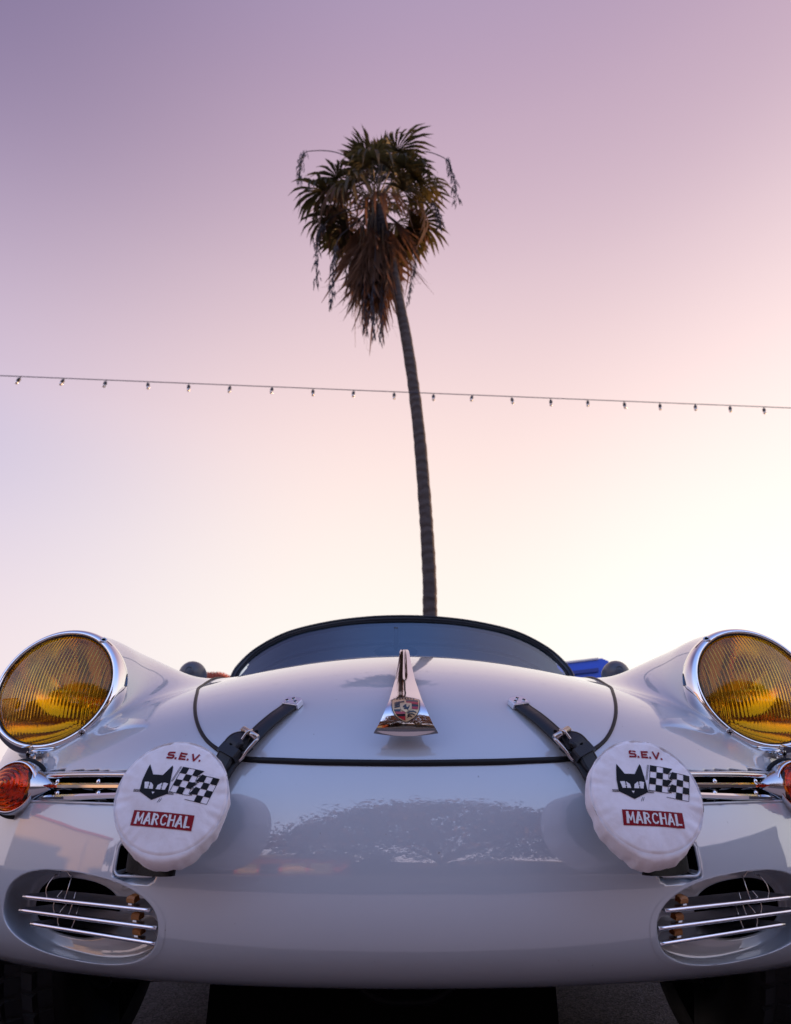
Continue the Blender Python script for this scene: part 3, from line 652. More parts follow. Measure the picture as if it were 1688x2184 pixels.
horse=[(-.13,.37),(-.06,.335),(.0,.325),(.06,.345),(.02,.375),(.06,.42),(.14,.435),(.19,.40),(.22,.355),(.27,.375),(.24,.43),(.20,.47),(.16,.50),(.20,.56),(.13,.53),(.05,.49),(-.04,.47),(-.10,.50),(-.16,.49),(-.10,.465),(-.08,.43),(-.17,.44),(-.22,.415),(-.12,.405),(-.04,.40)]
cadd(horse,.0030,M['crest_black'],'crest_horse')
def strokes_crest(lines,wd,off,m):
    for L in lines:
        for (x0,v0),(x1,v1) in zip(L[:-1],L[1:]):
            d=np.array([x1-x0,(v1-v0)*1.25]); d/=np.linalg.norm(d)+1e-9; nx,nv=-d[1]*wd,d[0]*wd/1.25
            cadd([(x0+nx,v0+nv),(x1+nx,v1+nv),(x1-nx,v1-nv),(x0-nx,v0-nv)],off,m,'crest_antler')
ant=[]
for v in (.20,.275,.355): 
    ant+= [[(-.78,v+.045),(-.60,v+.035),(-.36 if v>.2 else -.1,v-.005)],[(-.62,v+.035),(-.60,v-.01)],[(-.48,v+.02),(-.45,v-.02)]]
for v,x in ((.56,.72),(.645,.60),(.73,.42)):
    ant+= [[(.10,v+.06),(x*.45,v+.0),(x*.75,v-.005),(x,v+.035)],[(x*.35,v+.02),(x*.38,v-.02)],[(x*.65,v),(x*.72,v-.03)]]
strokes_crest(ant,.030,.0019,M['crest_black'])
# stroke lettering shared by the crest and the lamp covers: unit-box polylines
GL={'M':[[(.08,0),(.12,1)],[(.12,1),(.5,.25)],[(.5,.25),(.88,1)],[(.88,1),(.92,0)]],'A':[[(.05,0),(.5,1)],[(.5,1),(.95,0)],[(.24,.30),(.76,.30)]],
'R':[[(.12,0),(.12,1)],[(.12,.95),(.55,.95),(.78,.80),(.78,.62),(.55,.48),(.12,.48)],[(.45,.48),(.90,0)]],'C':[[(.90,.80),(.72,.95),(.45,.97),(.2,.82),(.1,.5),(.2,.18),(.45,.03),(.72,.05),(.90,.20)]],
'H':[[(.12,0),(.12,1)],[(.88,0),(.88,1)],[(.12,.56),(.88,.56)]],'L':[[(.15,1),(.15,0)],[(.15,.06),(.88,.06)]],'S':[[(.90,.92),(.18,.92),(.10,.80),(.10,.60),(.20,.52),(.80,.50),(.90,.40),(.90,.18),(.80,.08),(.08,.08)]],
'E':[[(.15,0),(.15,1)],[(.15,.92),(.90,.92)],[(.15,.5),(.78,.5)],[(.15,.08),(.90,.08)]],'V':[[(.05,1),(.5,0)],[(.5,0),(.95,1)]],'.':[[(.35,.0),(.35,.16)]],'P':[[(.12,0),(.12,1)],[(.12,.95),(.6,.95),(.85,.78),(.85,.62),(.6,.45),(.12,.45)]],'O':[[(.5,.97),(.18,.82),(.08,.5),(.18,.18),(.5,.03),(.82,.18),(.92,.5),(.82,.82),(.5,.97)]]}
lx=-.66
tl=[]
for ch in 'PORSCHE':
    for L in GL[ch]: tl.append([(lx+x*.15,.115-.015*(1-lx*lx)-y*.050) for x,y in L])
    lx+=.19
strokes_crest(tl,.014,.0017,M['crest_black'])

# ---------------------------------------------------------------- leather bonnet straps
def strap(s):
    mi=s<0; t=cempty('hood_strap')
    def S(px,py,off=0.): p=hit(px,py); n_=nrm(p); p=p+n_*off; return np.abs(p)*[1,0,1]+[0,p[1],0]
    cpx=[(632,1499,.003),(612,1518,.004),(590,1537,.006),(566,1559,.007),(543,1583,.008),(524,1601,.009)]
    P=catmull([S(*q) for q in cpx],9); hwid=.0125
    def ribbon(P,hw,th,mm,taper=None,name='strap'):
        b=MB(); G=[]
        for i,q in enumerate(P):
            T=unit(P[min(i+1,len(P)-1)]-P[max(i-1,0)]); n_=nrm(q); wd=unit(np.cross(T,n_)); n_=np.cross(wd,T); n_=n_ if n_[1]<0 or n_[2]>.5 else -n_
            h=hw*(taper(i/(len(P)-1)) if taper else 1)
            G.append([q+wd*a*h+n_*c_ for a,c_ in ((-1,0),(-1.0,th*.6),(-.93,th),(-.80,th*1.08),(-.76,th*.86),(-.72,th*1.04),(0,th*1.1),(.72,th*1.04),(.76,th*.86),(.80,th*1.08),(.93,th),(1,th*.6),(1,0),(-1,0))])
        b.grid(G); k=14; b.F+=[tuple(range(13)),tuple((len(G)-1)*k+i for i in range(13))[::-1]]; b.M+=[0,0]
        o=cp(name,b.mesh('leather_strap',mm,mirror=mi),t); autosmooth(o,50); return o
    ribbon(P,hwid*1.05,.0032,M['leather'])
    # lower strap, under the buckle, down behind the lamp
    Pl=catmull([S(530,1597,.008),S(508,1618,.010),S(488,1645,.010),S(470,1675,.009),S(450,1712,.006),S(430,1750,.004)],9); ribbon(Pl,.0148,.0040,M['leather'])
    # folded end over the buckle bar
    Pf=catmull([S(531,1598,.012),S(524,1598,.020),S(514,1604,.0235),S(503,1614,.0215),S(492,1629,.0175),S(480,1650,.0155),S(472,1668,.0140)],9); ribbon(Pf,.0140,.0040,M['leather'],lambda q:1-.55*max(0,(q-.72)/.28)**2,'strap_end')
    def frame(q,T):
        n_=nrm(q); T=unit(T-n_*(T@n_)); wd=np.cross(T,n_); return T,wd,n_
    # punched holes
    for px,py,off in ((551,1573,.0112),(507,1611,.0265)):
        q=S(px,py,off); b=MB(); b.lathe([(1e-5,.0004),(.0030,.0004),(.0032,-.001)],q,nrm(q),n=16); cp('hole',b.mesh('strap_hole',M['black'],mirror=mi),t)
    # keeper band
    q=S(500,1622,.012); T,wd,n_=frame(q,Pl[12]-Pl[6]); b=MB(); loop=[(-.0172,-.004),(-.0172,.0125),(-.0155,.0145),(.0155,.0145),(.0172,.0125),(.0172,-.004)]
    G=[[q+wd*a+n_*c_+T*e for a,c_ in loop] for e in (-.007,.007)]; Gi=[[q+wd*a*.9+n_*(c_-.003)+T*e for a,c_ in loop] for e in (-.007,.007)]
    b.grid(G); b.grid(Gi,flip=True); b.grid([G[0],Gi[0]]); b.grid([Gi[1],G[1]]); o=cp('keeper',b.mesh('strap_keeper',M['leather'],mirror=mi),t); autosmooth(o,40)
    # buckle
    q=S(536,1592,.0165); T,wd,n_=frame(q,P[-6]-P[-1])
    fr=[(-.0168,.006,.004),(-.0168,-.014,.001),(-.0158,-.026,-.004),(-.011,-.031,-.006),(.011,-.031,-.006),(.0158,-.026,-.004),(.0168,-.014,.001),(.0168,.006,.004)]
    b=MB(); b.tube(catmull([q+wd*a+T*c_+n_*e for a,c_,e in fr],5),.0026,10); b.tube([q+wd*-.0155+T*.006+n_*.004,q+wd*.0155+T*.006+n_*.004],[.0048,.0048],16); cp('buckle',b.mesh('buckle',M['steel'],mirror=mi),t)
    b=MB(); b.tube(catmull([q+T*-.016+n_*.004,q+T*-.006+n_*.008,q+T*.004+n_*.0105,q+T*.011+n_*.006],6),.0019,8); cp('buckle_pin',b.mesh('buckle_pin',M['steel'],mirror=mi),t)
    # riveted end plate
    q=S(626,1505,.003); T,wd,n_=frame(q,P[0]-P[6]); b=MB()
    out=[(-.0145,-.010),(.0145,-.010),(.0145,.006),(.009,.0095),(0,.0105),(-.009,.0095),(-.0145,.006)]
    top=[q+wd*a+T*c_+n_*.0065 for a,c_ in out]; bot=[q+wd*a*1.03+T*c_*1.03+n_*-.002 for a,c_ in out]; k=len(out)
    b.add(top+bot,[tuple(range(k)),*[(i,k+i,k+(i+1)%k,(i+1)%k) for i in range(k)]]); me=b.mesh('end_plate',M['alu'],False,mirror=mi)
    B=bmesh.new(); B.from_mesh(me); bmesh.ops.recalc_face_normals(B,faces=B.faces[:]); bmesh.ops.bevel(B,geom=[e for e in B.edges if e.is_manifold and e.calc_face_angle(0)>.6],offset=.0012,segments=2,affect='EDGES'); B.to_mesh(me); B.free()
    cp('end_plate',me,t)
    for a,c_ in ((-.0078,-.003),(.0078,-.003),(0,.0035)):
        p=q+wd*a+T*c_+n_*.0066; b=MB(); b.lathe([(.0030,-.0005),(.0030,.0006),(.0018,.0011),(1e-5,.0012)],p,n_,n=14); R3=np.stack([wd,T,n_],1); b.box(p+n_*.0011,(.0024,.0006,.0004),R3,1); b.box(p+n_*.0011,(.0006,.0024,.0004),R3,1)
        cp('screw',b.mesh('plate_screw',[M['chrome2'],M['black']],mirror=mi),t)
for s in (-1,1): strap(s)

# ---------------------------------------------------------------- fog lamps (car parts) and their canvas covers (things on them)
def fog(s,px,py,pitch,yaw,R,Ydepth):
    c=at_y(px,py,Ydepth); ax=np.array([math.sin(yaw)*math.cos(pitch),-math.cos(yaw)*math.cos(pitch),math.sin(pitch)])
    u=unit(np.cross([0,0,1.],ax)); u=u if u[0]>0 else -u; w_=np.cross(ax,u); w_=w_ if w_[2]>0 else -w_
    t=cempty('fog_lamp'); b=MB(); b.lathe([(1e-5,-.006),(R*.80,-.008),(R*.9,-.012),(R*.92,-.03),(R*.80,-.055),(R*.5,-.072),(1e-5,-.076)],c,ax,n=40); cp('housing',b.mesh('fog_housing',M['bracket']),t)
    sl_=np.array([s*.362,0,.369]); ys=np.linspace(-.3,0,300); vals=base_f(np.full(300,sl_[0]),ys,np.full(300,sl_[2])); sl_[1]=ys[int(np.argmax(vals<0))]
    foot=c-ax*.035-w_*(R*.90)
    # flat steel arm from the slot to the foot of the lamp
    P0=sl_+[s*.006,.05,.0]; P1=sl_+[s*.004,-.012,0]; P2=np.array([(sl_[0]*.6+foot[0]*.4),sl_[1]*.55+foot[1]*.45-.004,sl_[2]*.8+foot[2]*.2-.004]); P3=foot+[0,.0,-.004]; P4=foot+np.array([-s*.012,-.004,-.003])
    pts=catmull([P0,P1,P2,P3,P4],8); G=[]
    for i,q in enumerate(pts):
        T=unit(pts[min(i+1,len(pts)-1)]-pts[max(i-1,0)]); up=np.array([0,0,1.]); sd=unit(np.cross(T,up)); f_=1.
        G.append([q+up*a*.0165*f_+sd*d for a,d in ((-1,-.003),(1,-.003),(1,.003),(-1,.003),(-1,-.003))])
    b=MB(); b.grid(G); b.F+=[(0,1,2,3),tuple((len(G)-1)*5+i for i in range(4))]; b.M+=[0,0]; o=cp('bracket',b.mesh('fog_bracket',M['bracket']),t); autosmooth(o,30)
    b=MB(); b.lathe([(.009,-.012),(.009,.014)],foot,w_,n=6,close=True); cp('bolt',b.mesh('fog_bolt',M['chrome2'],False),t)
    # cover
    r2=np.random.default_rng(11 if s<0 else 23); fr=r2.integers(5,46,16); phs=r2.uniform(0,6.28,16); am=r2.uniform(.3,1,16)/np.sqrt(fr/8.)
    def pleat(q): return float((am*np.sin(fr*q+phs)).sum()/3.2)
    fr2=r2.integers(2,9,5); ph2=r2.uniform(0,6.28,5)
    def slow(q): return float(np.sin(fr2*q+ph2).sum()/3.)
    sag=lambda q:max(0,-math.sin(q))
    def face_h(r,q): # front panel height over the disc plane
        e=r/R; return .0075*(1-e**2.2)+ (.0016*pleat(q)*float(sstep(.60,.97,e))+.0010*slow(q+e*1.5)*float(sstep(.15,.8,e)))
    label=('white canvas fog lamp cover on the left with black cat emblem, nearly face on' if s<0 else 'white canvas fog lamp cover on the right with black cat emblem, its left side showing')
    cv=empty('fog_lamp_cover',c,label=label,cat='lamp cover',group='canvas covers on the two fog lamps')
    INV=Matrix.Translation(-Vector(c))
    def cc(name,me,**k):
        o=ob(name,me,cv,**k); o.matrix_parent_inverse=INV; return o
    def P(r,h,q): return c+ax*h+r*(u*math.cos(q)+w_*math.sin(q))
    n=240; rows=[]
    for e in list(np.linspace(.002,.90,26))+[.93,.955,.975,.988]:
        rows.append([P(R*e,face_h(R*e,q)-(.0022*float(sstep(.955,.99,e))),q) for q in np.linspace(0,2*math.pi,n,endpoint=False)])
    side=[(1.010,-.0005),(1.016,-.003),(1.016,-.009),(1.010,-.018),(.996,-.028),(.97,-.038),(.92,-.047),(.85,-.053),(.76,-.056)]
    for k,(e,h) in enumerate(side):
        g_=k/(len(side)-1)
        rows.append([P(R*e+.0016*pleat(q+1.)*min(1,g_*2.5)+.0022*slow(q)*g_+.018*sag(q)**4*math.sin(math.pi*min(1.,g_*1.25))*.55,h-.022*sag(q)**2*g_+.0010*pleat(q*1.)*g_,q) for q in np.linspace(0,2*math.pi,n,endpoint=False)])
    b=MB(); V=[p for r in rows for p in r]; b.add(V,[(i*n+j,i*n+(j+1)%n,(i+1)*n+(j+1)%n,(i+1)*n+j)[::-1] for i in range(len(rows)-1) for j in range(n)]); b.F.append(tuple(range(n))); b.M.append(0)
    cc('canvas',b.mesh('cover_canvas',M['cloth']))
    b=MB(); b.tube([P(R*1.003,face_h(R*.985,q)-.0030,q) for q in np.linspace(0,2*math.pi,181)[:-1]],.00065,6,closed=True); cc('seam',b.mesh('cover_seam',M['thread']))
    # print, in units of R on the panel
    def emit(polys,name,m,off):
        B=bmesh.new()
        for pg in polys:
            P_=[]
            for i in range(len(pg)):
                a=np.array(pg[i],float); d=np.array(pg[(i+1)%len(pg)],float); kk=max(1,int(np.linalg.norm(d-a)/.09))
                for tt in range(kk): P_.append(a+(d-a)*tt/kk)
            # drop duplicates
            vs=[B.verts.new((p[0],p[1],0)) for p in P_]; B.faces.new(vs)
        bmesh.ops.triangulate(B,faces=B.faces[:]); 
        bmesh.ops.subdivide_edges(B,edges=[e for e in B.edges if e.calc_length()>.14],cuts=1,use_grid_fill=True); bmesh.ops.triangulate(B,faces=B.faces[:])
        for f_ in B.faces:
            if f_.normal.z<0: f_.normal_flip()
        flipz=np.dot(np.cross(u,w_),ax)<0
        for v_ in B.verts:
            x,y=v_.co.x*R,v_.co.y*R; r_=math.hypot(x,y); q_=math.atan2(y,x); v_.co=Vector(P(r_,face_h(r_,q_)+off,q_))
        if flipz: bmesh.ops.reverse_faces(B,faces=B.faces[:])
        me=bpy.data.meshes.new(name); B.to_mesh(me); B.free(); me.materials.append(m); cc(name,me)
    rot=rad(-5 if s<0 else -3)
    shift=(-.03,.0) if s<0 else (.03,.0)
    def Rt(p,k=rot): return (p[0]*math.cos(k)-p[1]*math.sin(k)+shift[0],p[0]*math.sin(k)+p[1]*math.cos(k)+shift[1])
    def quad(a,d,wd):
        a=np.array(a,float); d=np.array(d,float); e=d-a; L=np.linalg.norm(e); nn=np.array([-e[1],e[0]])/L*wd; ex=e/L*wd*.6
        return [a-ex+nn,a-ex-nn,d+ex-nn,d+ex+nn]
    def text(st,x0,y0,cw,ch,gap,wd,slant=0.,art=False):
        out=[]; x=x0
        for chx in st:
            cwid=cw*.32 if chx=='.' else cw*(1.15 if chx=='M' else 1)
            for li,L in enumerate(GL[chx]):
                ww=wd*(1.75 if (art and li==0 and chx!='C') else 1.)
                for a,d in zip(L[:-1],L[1:]):
                    f_=lambda p:(x+p[0]*cwid+slant*p[1]*ch,y0+p[1]*ch); out.append([Rt(p) for p in quad(f_(a),f_(d),ww)])
            x+=cwid+gap
        return out
    emit(text('S.E.V.',-.245,.655,.135,.125,.022,.017,.10),'lettering',M['red'],.0006)
    emit([[Rt(p) for p in ((-.545,-.56),(.53,-.56),(.53,-.305),(-.545,-.305))]],'banner',M['red'],.0006)
    emit(text('MARCHAL',-.475,-.515,.112,.168,.028,.0125,.0,True),'lettering',M['white_ink'],.0011)
    ox,oy=-.30,.215
    C=lambda pts:[Rt((ox+x,oy+y)) for x,y in pts]
    # cat head emblem: one outline with eyes laid over it
    head=[(-.245,-.205),(-.255,.0),(-.225,.22),(-.205,.30),(-.185,.27),(-.09,.115),(.09,.115),(.195,.28),(.215,.31),(.235,.27),(.26,.0),(.27,-.205),(.01,-.335)]
    emit([C(head)],'emblem',M['ink'],.0006)
    eyeL=[(-.20,-.03),(-.14,-.025),(-.08,-.035),(-.03,-.075),(-.02,-.145),(-.17,-.145)]; eyeR=[(.23,-.03),(.17,-.02),(.11,-.03),(.05,-.075),(.035,-.145),(.20,-.145)]
    emit([C(eyeL),C(eyeR),C([(-.022,-.195),(.032,-.195),(.005,-.235)])],'emblem_eyes',M['white_ink'],.0010)
    emit([C(quad((-.105,-.03),(-.103,-.07),.007)),C([(-.118,-.075),(-.088,-.075),(-.103,-.105)]),C(quad((-.104,-.115),(-.104,-.142),.009)),C(quad((.132,-.03),(.130,-.07),.007)),C([(.115,-.075),(.145,-.075),(.130,-.105)]),C(quad((.132,-.115),(.132,-.142),.009))],'emblem_pupils',M['ink'],.0014)
    emit([C(quad((-.355,-.175-k*.018),(-.245,-.175-k*.018),.004)) for k in range(3)]+[C(quad((.265,-.175-k*.018),(.375,-.175-k*.018),.004)) for k in range(3)]+[C(quad((.155,-.30),(.125,-.365),.004)),C(quad((.185,-.295),(.155,-.36),.004)),C(quad((.275,.02),(.365,.305),.004)),C(quad((.295,.02),(.385,.305),.004))],'emblem_lines',M['ink'],.0006)
    # chequered flag, split by a jagged tear
    fl=[]; base=(.29,-.165); du=np.array([.117,-.012]); dv=np.array([.031,.116])
    pt=lambda i,j,o_=0.:np.array(base)+du*i+dv*j+np.array([0,o_])
    for i in range(6):
        for j in range(4):
            o_=0 if i<3 else -.075
            if (i+j)%2==(1 if i<3 else 0): 
                a=[pt(i,j,o_),pt(i+1,j,o_),pt(i+1,j+1,o_),pt(i,j+1,o_)]
                if i==2: a[1]=a[1]+[-.03,.0]; a[2]=a[2]+[.05,-.005]
                if i==3: a[0]=a[0]+[-.03,-.01]; a[3]=a[3]+[.03,.01]
                fl.append(C(a))
    def ln(a,d,wd=.0045): fl.append(C(quad(a,d,wd)))
    ln(pt(0,0),pt(2.7,0)); ln(pt(0,4),pt(3.4,4)); ln(pt(0,0),pt(0,4)); ln(pt(6,0,-.075),pt(6,4,-.075)); ln(pt(2.6,0,-.075),pt(6,0,-.075)); ln(pt(3.2,4,-.075),pt(6,4,-.075))
    for j in range(4): ln(pt(2.7,j),pt(3.45,j+.35,-.02)); ln(pt(3.45,j+.35,-.02),pt(2.85,j+.55,-.03)); ln(pt(2.85,j+.55,-.03),pt(2.9,j+1,-.0)) 
    emit(fl,'flag_emblem',M['ink'],.0006)
    return c
fog(-1,367,1699,rad(13),rad(6),.0665,-.330)
fog(1,1379,1696,rad(14),rad(1),.0665,-.330)

# ---------------------------------------------------------------- windscreen, soft top, cabin
def ws(px,py):
    o,d=ray(px,py); lo,hi=1.5,4.
    g_=lambda t:(o+d*t)[1]-(1.10+.85*((o+d*t)[2]-.86)+.50*(o+d*t)[0]**2)
    for _ in range(50):
        m=(lo+hi)/2
        if g_(m)<0: lo=m
        else: hi=m
    return o+d*lo
fpx=[(497,1449),(517,1417),(556,1384),(618,1353),(700,1333),(780,1323),(857,1320)]
half=[ws(*q) for q in fpx]; half=[np.array([-abs(p[0]),p[1],p[2]]) for p in half]; half[-1][0]=0
wsurf=lambda x,z:1.10+.85*(z-.86)+.50*x*x
low=[np.array([-.625,wsurf(.625,.80),.80])]
top=catmull(low+half+[h*[-1,1,1] for h in half[::-1][1:]]+[low[0]*[-1,1,1]],12)
wsd=cempty('windscreen'); b=MB(); b.tube(top,.0105,12); cp('frame',b.mesh('windscreen_frame',M['frame']),wsd)
cen=np.array([0,1.2,.9]); inn=[p+unit(cen-p)*.017+[0,-.004,0] for p in top]; b=MB(); b.tube(inn,.0055,8); cp('rubber_seal',b.mesh('windscreen_rubber',M['rubber']),wsd)
inn2=[p-unit(cen-p)*.006+[0,-.012,.004] for p in top]; b=MB(); b.tube(inn2,.0042,8); cp('trim',b.mesh('windscreen_trim',M['frame']),wsd)
b=MB(); G=[]
for p in top[8:-8]:
    zt=p[2]-.006; G.append([(p[0],wsurf(p[0],z),z) for z in np.linspace(.78,zt,14)])
b.grid(G,flip=True); cp('glass',b.mesh('windscreen_glass',M['windscreen']),wsd)
# soft top
G=[]; G2=[]
for k,tt in enumerate(np.linspace(0,1,14)):
    r=[];r2_=[]
    for p in top[13:-13]:
        zt=p[2]; cz=.88; hgt=(zt-cz)*(1-.0*tt); y=p[1]+tt*(1.55-.25*abs(p[0])/.6); z=cz+hgt*(1+.10*math.sin(math.pi*min(1,tt*1.3))-.75*float(sstep(.55,1,tt)))
        xx=p[0]*(1+.14*math.sin(math.pi*tt)); r.append((xx,y,z-.010)); r2_.append((xx*.985,y,z-.028))
    G.append(r); G2.append(r2_)
mid=len(G[0])//2; 
b=MB(); b.grid(G,flip=True); cp('soft_top',b.mesh('soft_top',M['roofcloth']))
b=MB(); b.grid(G2[:9]); cp('headliner',b.mesh('headliner',M['headliner']))
# cut side windows: keep cloth only above the waist near the front
for nm in ('soft_top',):
    me=bpy.data.objects[nm].data; B=bmesh.new(); B.from_mesh(me); dl=[f_ for f_ in B.faces if (f_.calc_center_median().z<1.035 and f_.calc_center_median().y<2.25) or (abs(f_.calc_center_median().x)<.42 and f_.calc_center_median().y>2.35 and f_.calc_center_median().y<2.75)]; bmesh.ops.delete(B,geom=dl,context='FACES'); B.to_mesh(me); B.free()
M['bow']=mat('pale_roof_bow',(.62,.68,.74),.45)
k_=2; bowp=[np.array(p)+[0,0,-.030] for p in G2[k_][14:-14]]; b=MB(); b.tube(bowp,.016,10,flat=.5); cp('roof_bow',b.mesh('roof_bow',M['bow']))
b=MB(); b.box((0,1.45,.80),(.60,.10,.05)); b.tube([(x,1.34+.10*x*x,.85) for x in np.linspace(-.6,.6,20)],.03,10); cp('dashboard',b.mesh('dashboard',M['interior'],False))
mp=ws(845,1352); b=MB(); b.tube([mp+[0,.03,.035],mp+[0,.05,-.02],mp+[0,.06,-.045]],.009,8); b.lathe([(1e-5,-.008),(.9,-.008),(1,-.004),(1,.004),(.92,.010),(1e-5,.012)],(0,0,0),(0,-1,0),n=40)
V=np.array(b.V); k=3*8; V[k:]=V[k:]*[.085,1,.026]+(mp+[0,.07,-.052]); b.V=[tuple(v_) for v_ in V]; cp('rear_view_mirror',b.mesh('rear_view_mirror',M['mirror_shell']))
for s in (-1,1):
    b=MB(); G=[]
    for z_,w_,d_,y_ in ((.50,.20,.10,1.95),(.60,.23,.12,1.97),(.80,.235,.09,2.03),(.95,.21,.07,2.08),(1.0,.15,.04,2.10),(1.01,.02,.01,2.10)):
        G.append([(s*.34+w_*math.copysign(abs(math.cos(a))**.5,math.cos(a)),y_+d_*math.sin(a),z_) for a in np.linspace(0,2*math.pi,33)])
    b.grid(G); cp('seat_back',b.mesh('seat_back',M['interior']))
b=MB(); b.tube([(-.34+.19*math.cos(a),1.66-.06*math.sin(a),.86+.18*math.sin(a)) for a in np.linspace(0,2*math.pi,41)[:-1]],.011,8,closed=True)
for a in (0,2.1,4.2): b.tube([(-.34,1.68,.86),(-.34+.19*math.cos(a),1.66-.06*math.sin(a),.86+.18*math.sin(a))],.007,6)
cp('steering_wheel',b.mesh('steering_wheel',M['interior']))
# bullet mirrors on the wings
for s,px,py in ((-1,411,1441),(1,1314,1440)):
    t=cempty('wing_mirror'); c=at_y(px,py,.92); b=MB(); pr=[(1e-5,.060)]+[(.0425*math.sin(a),.060*math.cos(a)) for a in np.linspace(.08,math.pi/2,16)]+[(.0425,-.012),(.040,-.016),(1e-5,-.016)]
    b.lathe(pr,c,(s*-.12,-1,.05),n=48); cp('shell',b.mesh('mirror_shell',M['mirror_shell']),t)
    b=MB(); b.lathe([(.012,-.001),(.0125,.002),(.0105,.0035),(.0085,.0015),(1e-5,.001)],c+np.array([-s*.004,-.057,.004]),(0,-1,.05),n=24); cp('boss',b.mesh('mirror_boss',M['mirror_shell']),t)
    b=MB(); b.tube([c+[0,.0,-.03],c+[s*.006,.01,-.07],c+[s*.01,.01,-.14]],[.008,.008,.012],10); cp('stalk',b.mesh('mirror_stalk',M['chrome']),t)
# =====================================================================
# PALM BEHIND THE CAR
# =====================================================================
def leafmat(name,c1,c2,tr=.35,rough=.55):
    m=bpy.data.materials.new(name); m.use_nodes=True; t=m.node_tree; t.nodes.clear(); oi=t.nodes.new('ShaderNodeObjectInfo'); co=t.nodes.new('ShaderNodeTexCoord'); no=t.nodes.new('ShaderNodeTexNoise'); no.inputs['Scale'].default_value=1.6; t.links.new(co.outputs['Object'],no.inputs['Vector'])
    ad_=t.nodes.new('ShaderNodeMath'); ad_.operation='MULTIPLY_ADD'; ad_.inputs[1].default_value=.6; t.links.new(no.outputs['Fac'],ad_.inputs[0]); ml=t.nodes.new('ShaderNodeMath'); ml.operation='MULTIPLY'; ml.inputs[1].default_value=.45; t.links.new(oi.outputs['Random'],ml.inputs[0]); t.links.new(ml.outputs[0],ad_.inputs[2])
    mx=t.nodes.new('ShaderNodeMix'); mx.data_type='RGBA'; mx.inputs[6].default_value=(*c1,1); mx.inputs[7].default_value=(*c2,1); t.links.new(ad_.outputs[0],mx.inputs[0])
    p=t.nodes.new('ShaderNodeBsdfPrincipled'); p.inputs['Roughness'].default_value=rough; t.links.new(mx.outputs[2],p.inputs['Base Color'])
    tl=t.nodes.new('ShaderNodeBsdfTranslucent'); t.links.new(mx.outputs[2],tl.inputs[0]); ms=t.nodes.new('ShaderNodeMixShader'); ms.inputs[0].default_value=tr
    t.links.new(p.outputs[0],ms.inputs[1]); t.links.new(tl.outputs[0],ms.inputs[2]); o=t.nodes.new('ShaderNodeOutputMaterial'); t.links.new(ms.outputs[0],o.inputs[0]); return m
M['frond']=leafmat('palm_frond_green',(.020,.022,.010),(.11,.075,.020),.5)
M['dead']=leafmat('palm_frond_dead',(.045,.026,.019),(.20,.092,.045),.4,.8)
M['petiole']=mat('palm_petiole',(.13,.085,.04),.6,noise=.3,nscale=5)
M['seed']=mat('palm_seed_strings',(.030,.024,.032),.7)
def trunkmat():
    m=mat('palm_bark',(.058,.044,.040),.9,noise=.4,nscale=6)
    t=m.node_tree; p=t.nodes['Principled BSDF']; co=t.nodes.new('ShaderNodeTexCoord'); w=t.nodes.new('ShaderNodeTexWave'); w.bands_direction='Z'; w.inputs['Scale'].default_value=1.7; w.inputs['Distortion'].default_value=9.; w.inputs['Detail'].default_value=3; t.links.new(co.outputs['Object'],w.inputs['Vector'])
    b=t.nodes.new('ShaderNodeBump'); b.inputs['Strength'].default_value=.6; b.inputs['Distance'].default_value=.03; t.links.new(w.outputs['Fac'],b.inputs['Height']); t.links.new(b.outputs[0],p.inputs['Normal']); return m
M['bark']=trunkmat()
PY=9.7
def frond_mesh(seed,spread,L,pet,droop,fold,n=30,w=.030,jag=.12,bend=.0):
    r=np.random.default_rng(seed); b=MB(); arch=lambda x:-.10*bend*(x/pet)**2
    b.tube([(x,0,arch(x)) for x in np.linspace(0,pet,6)],[.022,.020,.018,.016,.014,.010],5,m=1)
    z0=arch(pet)
    for i in range(n):
        a=rad(-spread+2*spread*i/(n-1)+r.normal(0,1.5)); l=L*(.72+.28*math.cos(a*.75))*(1+r.normal(0,jag)); ca,sa=math.cos(a),math.sin(a)
        dr=droop*(.6+.8*r.random()); pts=[]; lift=fold*(1 if i%2 else -1)*.02
        for t_,wd in ((.0,.005),(.25,w*.42),(.55,w*.86),(.76,w*.92),(1.,.002)):
            d=l*t_; zz=z0+lift*t_-dr*l*t_**2.4+ .10*l*t_*abs(math.sin(a))*fold; k=1-.25*dr*t_**2
            pts.append((pet+ca*d*k-wd*-sa,sa*d*k-wd*ca,zz)); pts.append((pet+ca*d*k+wd*-sa,sa*d*k+wd*ca,zz+.004))
        # tips hang straight down on some segments
        b.add(pts,[(2*j,2*j+1,2*j+3,2*j+2) for j in range(4)],0)
        if r.random()<.45:
            e=np.array(pts[-1]); b.add([e-[0,.004,0],e+[0,.004,0],e+[r.normal(0,.05),r.normal(0,.05),-.18*r.random()-.08]],[(0,1,2)],0)
    return b
gm_=[frond_mesh(100+i,(100,108,116,112,106,96)[i],.84,(1.15,1.05,1.1,1.2,.85,.6)[i],(.30,.45,.6,.8,.5,.4)[i],2.6,26,.046).mesh('frond',[M['frond'],M['petiole']]) for i in range(6)]
dm_=[frond_mesh(200+i,(9,14,18,12,24)[i],1.05,.85,(.05,.10,.08,.12,.2)[i],2.2,15,.020,.28).mesh('dead_frond',[M['dead'],M['petiole']]) for i in range(5)]
bm_=[frond_mesh(300+i,(70,80,90,84,76,64)[i],1.0,(.95,.9,.85,.9,.7,.6)[i],(.5,.7,.95,1.1,.8,.6)[i],1.8,18,.046,.2).mesh('frond',[M['dead'],M['petiole']]) for i in range(6)]
crown=at_y(803,428,PY); ztop=crown[2]
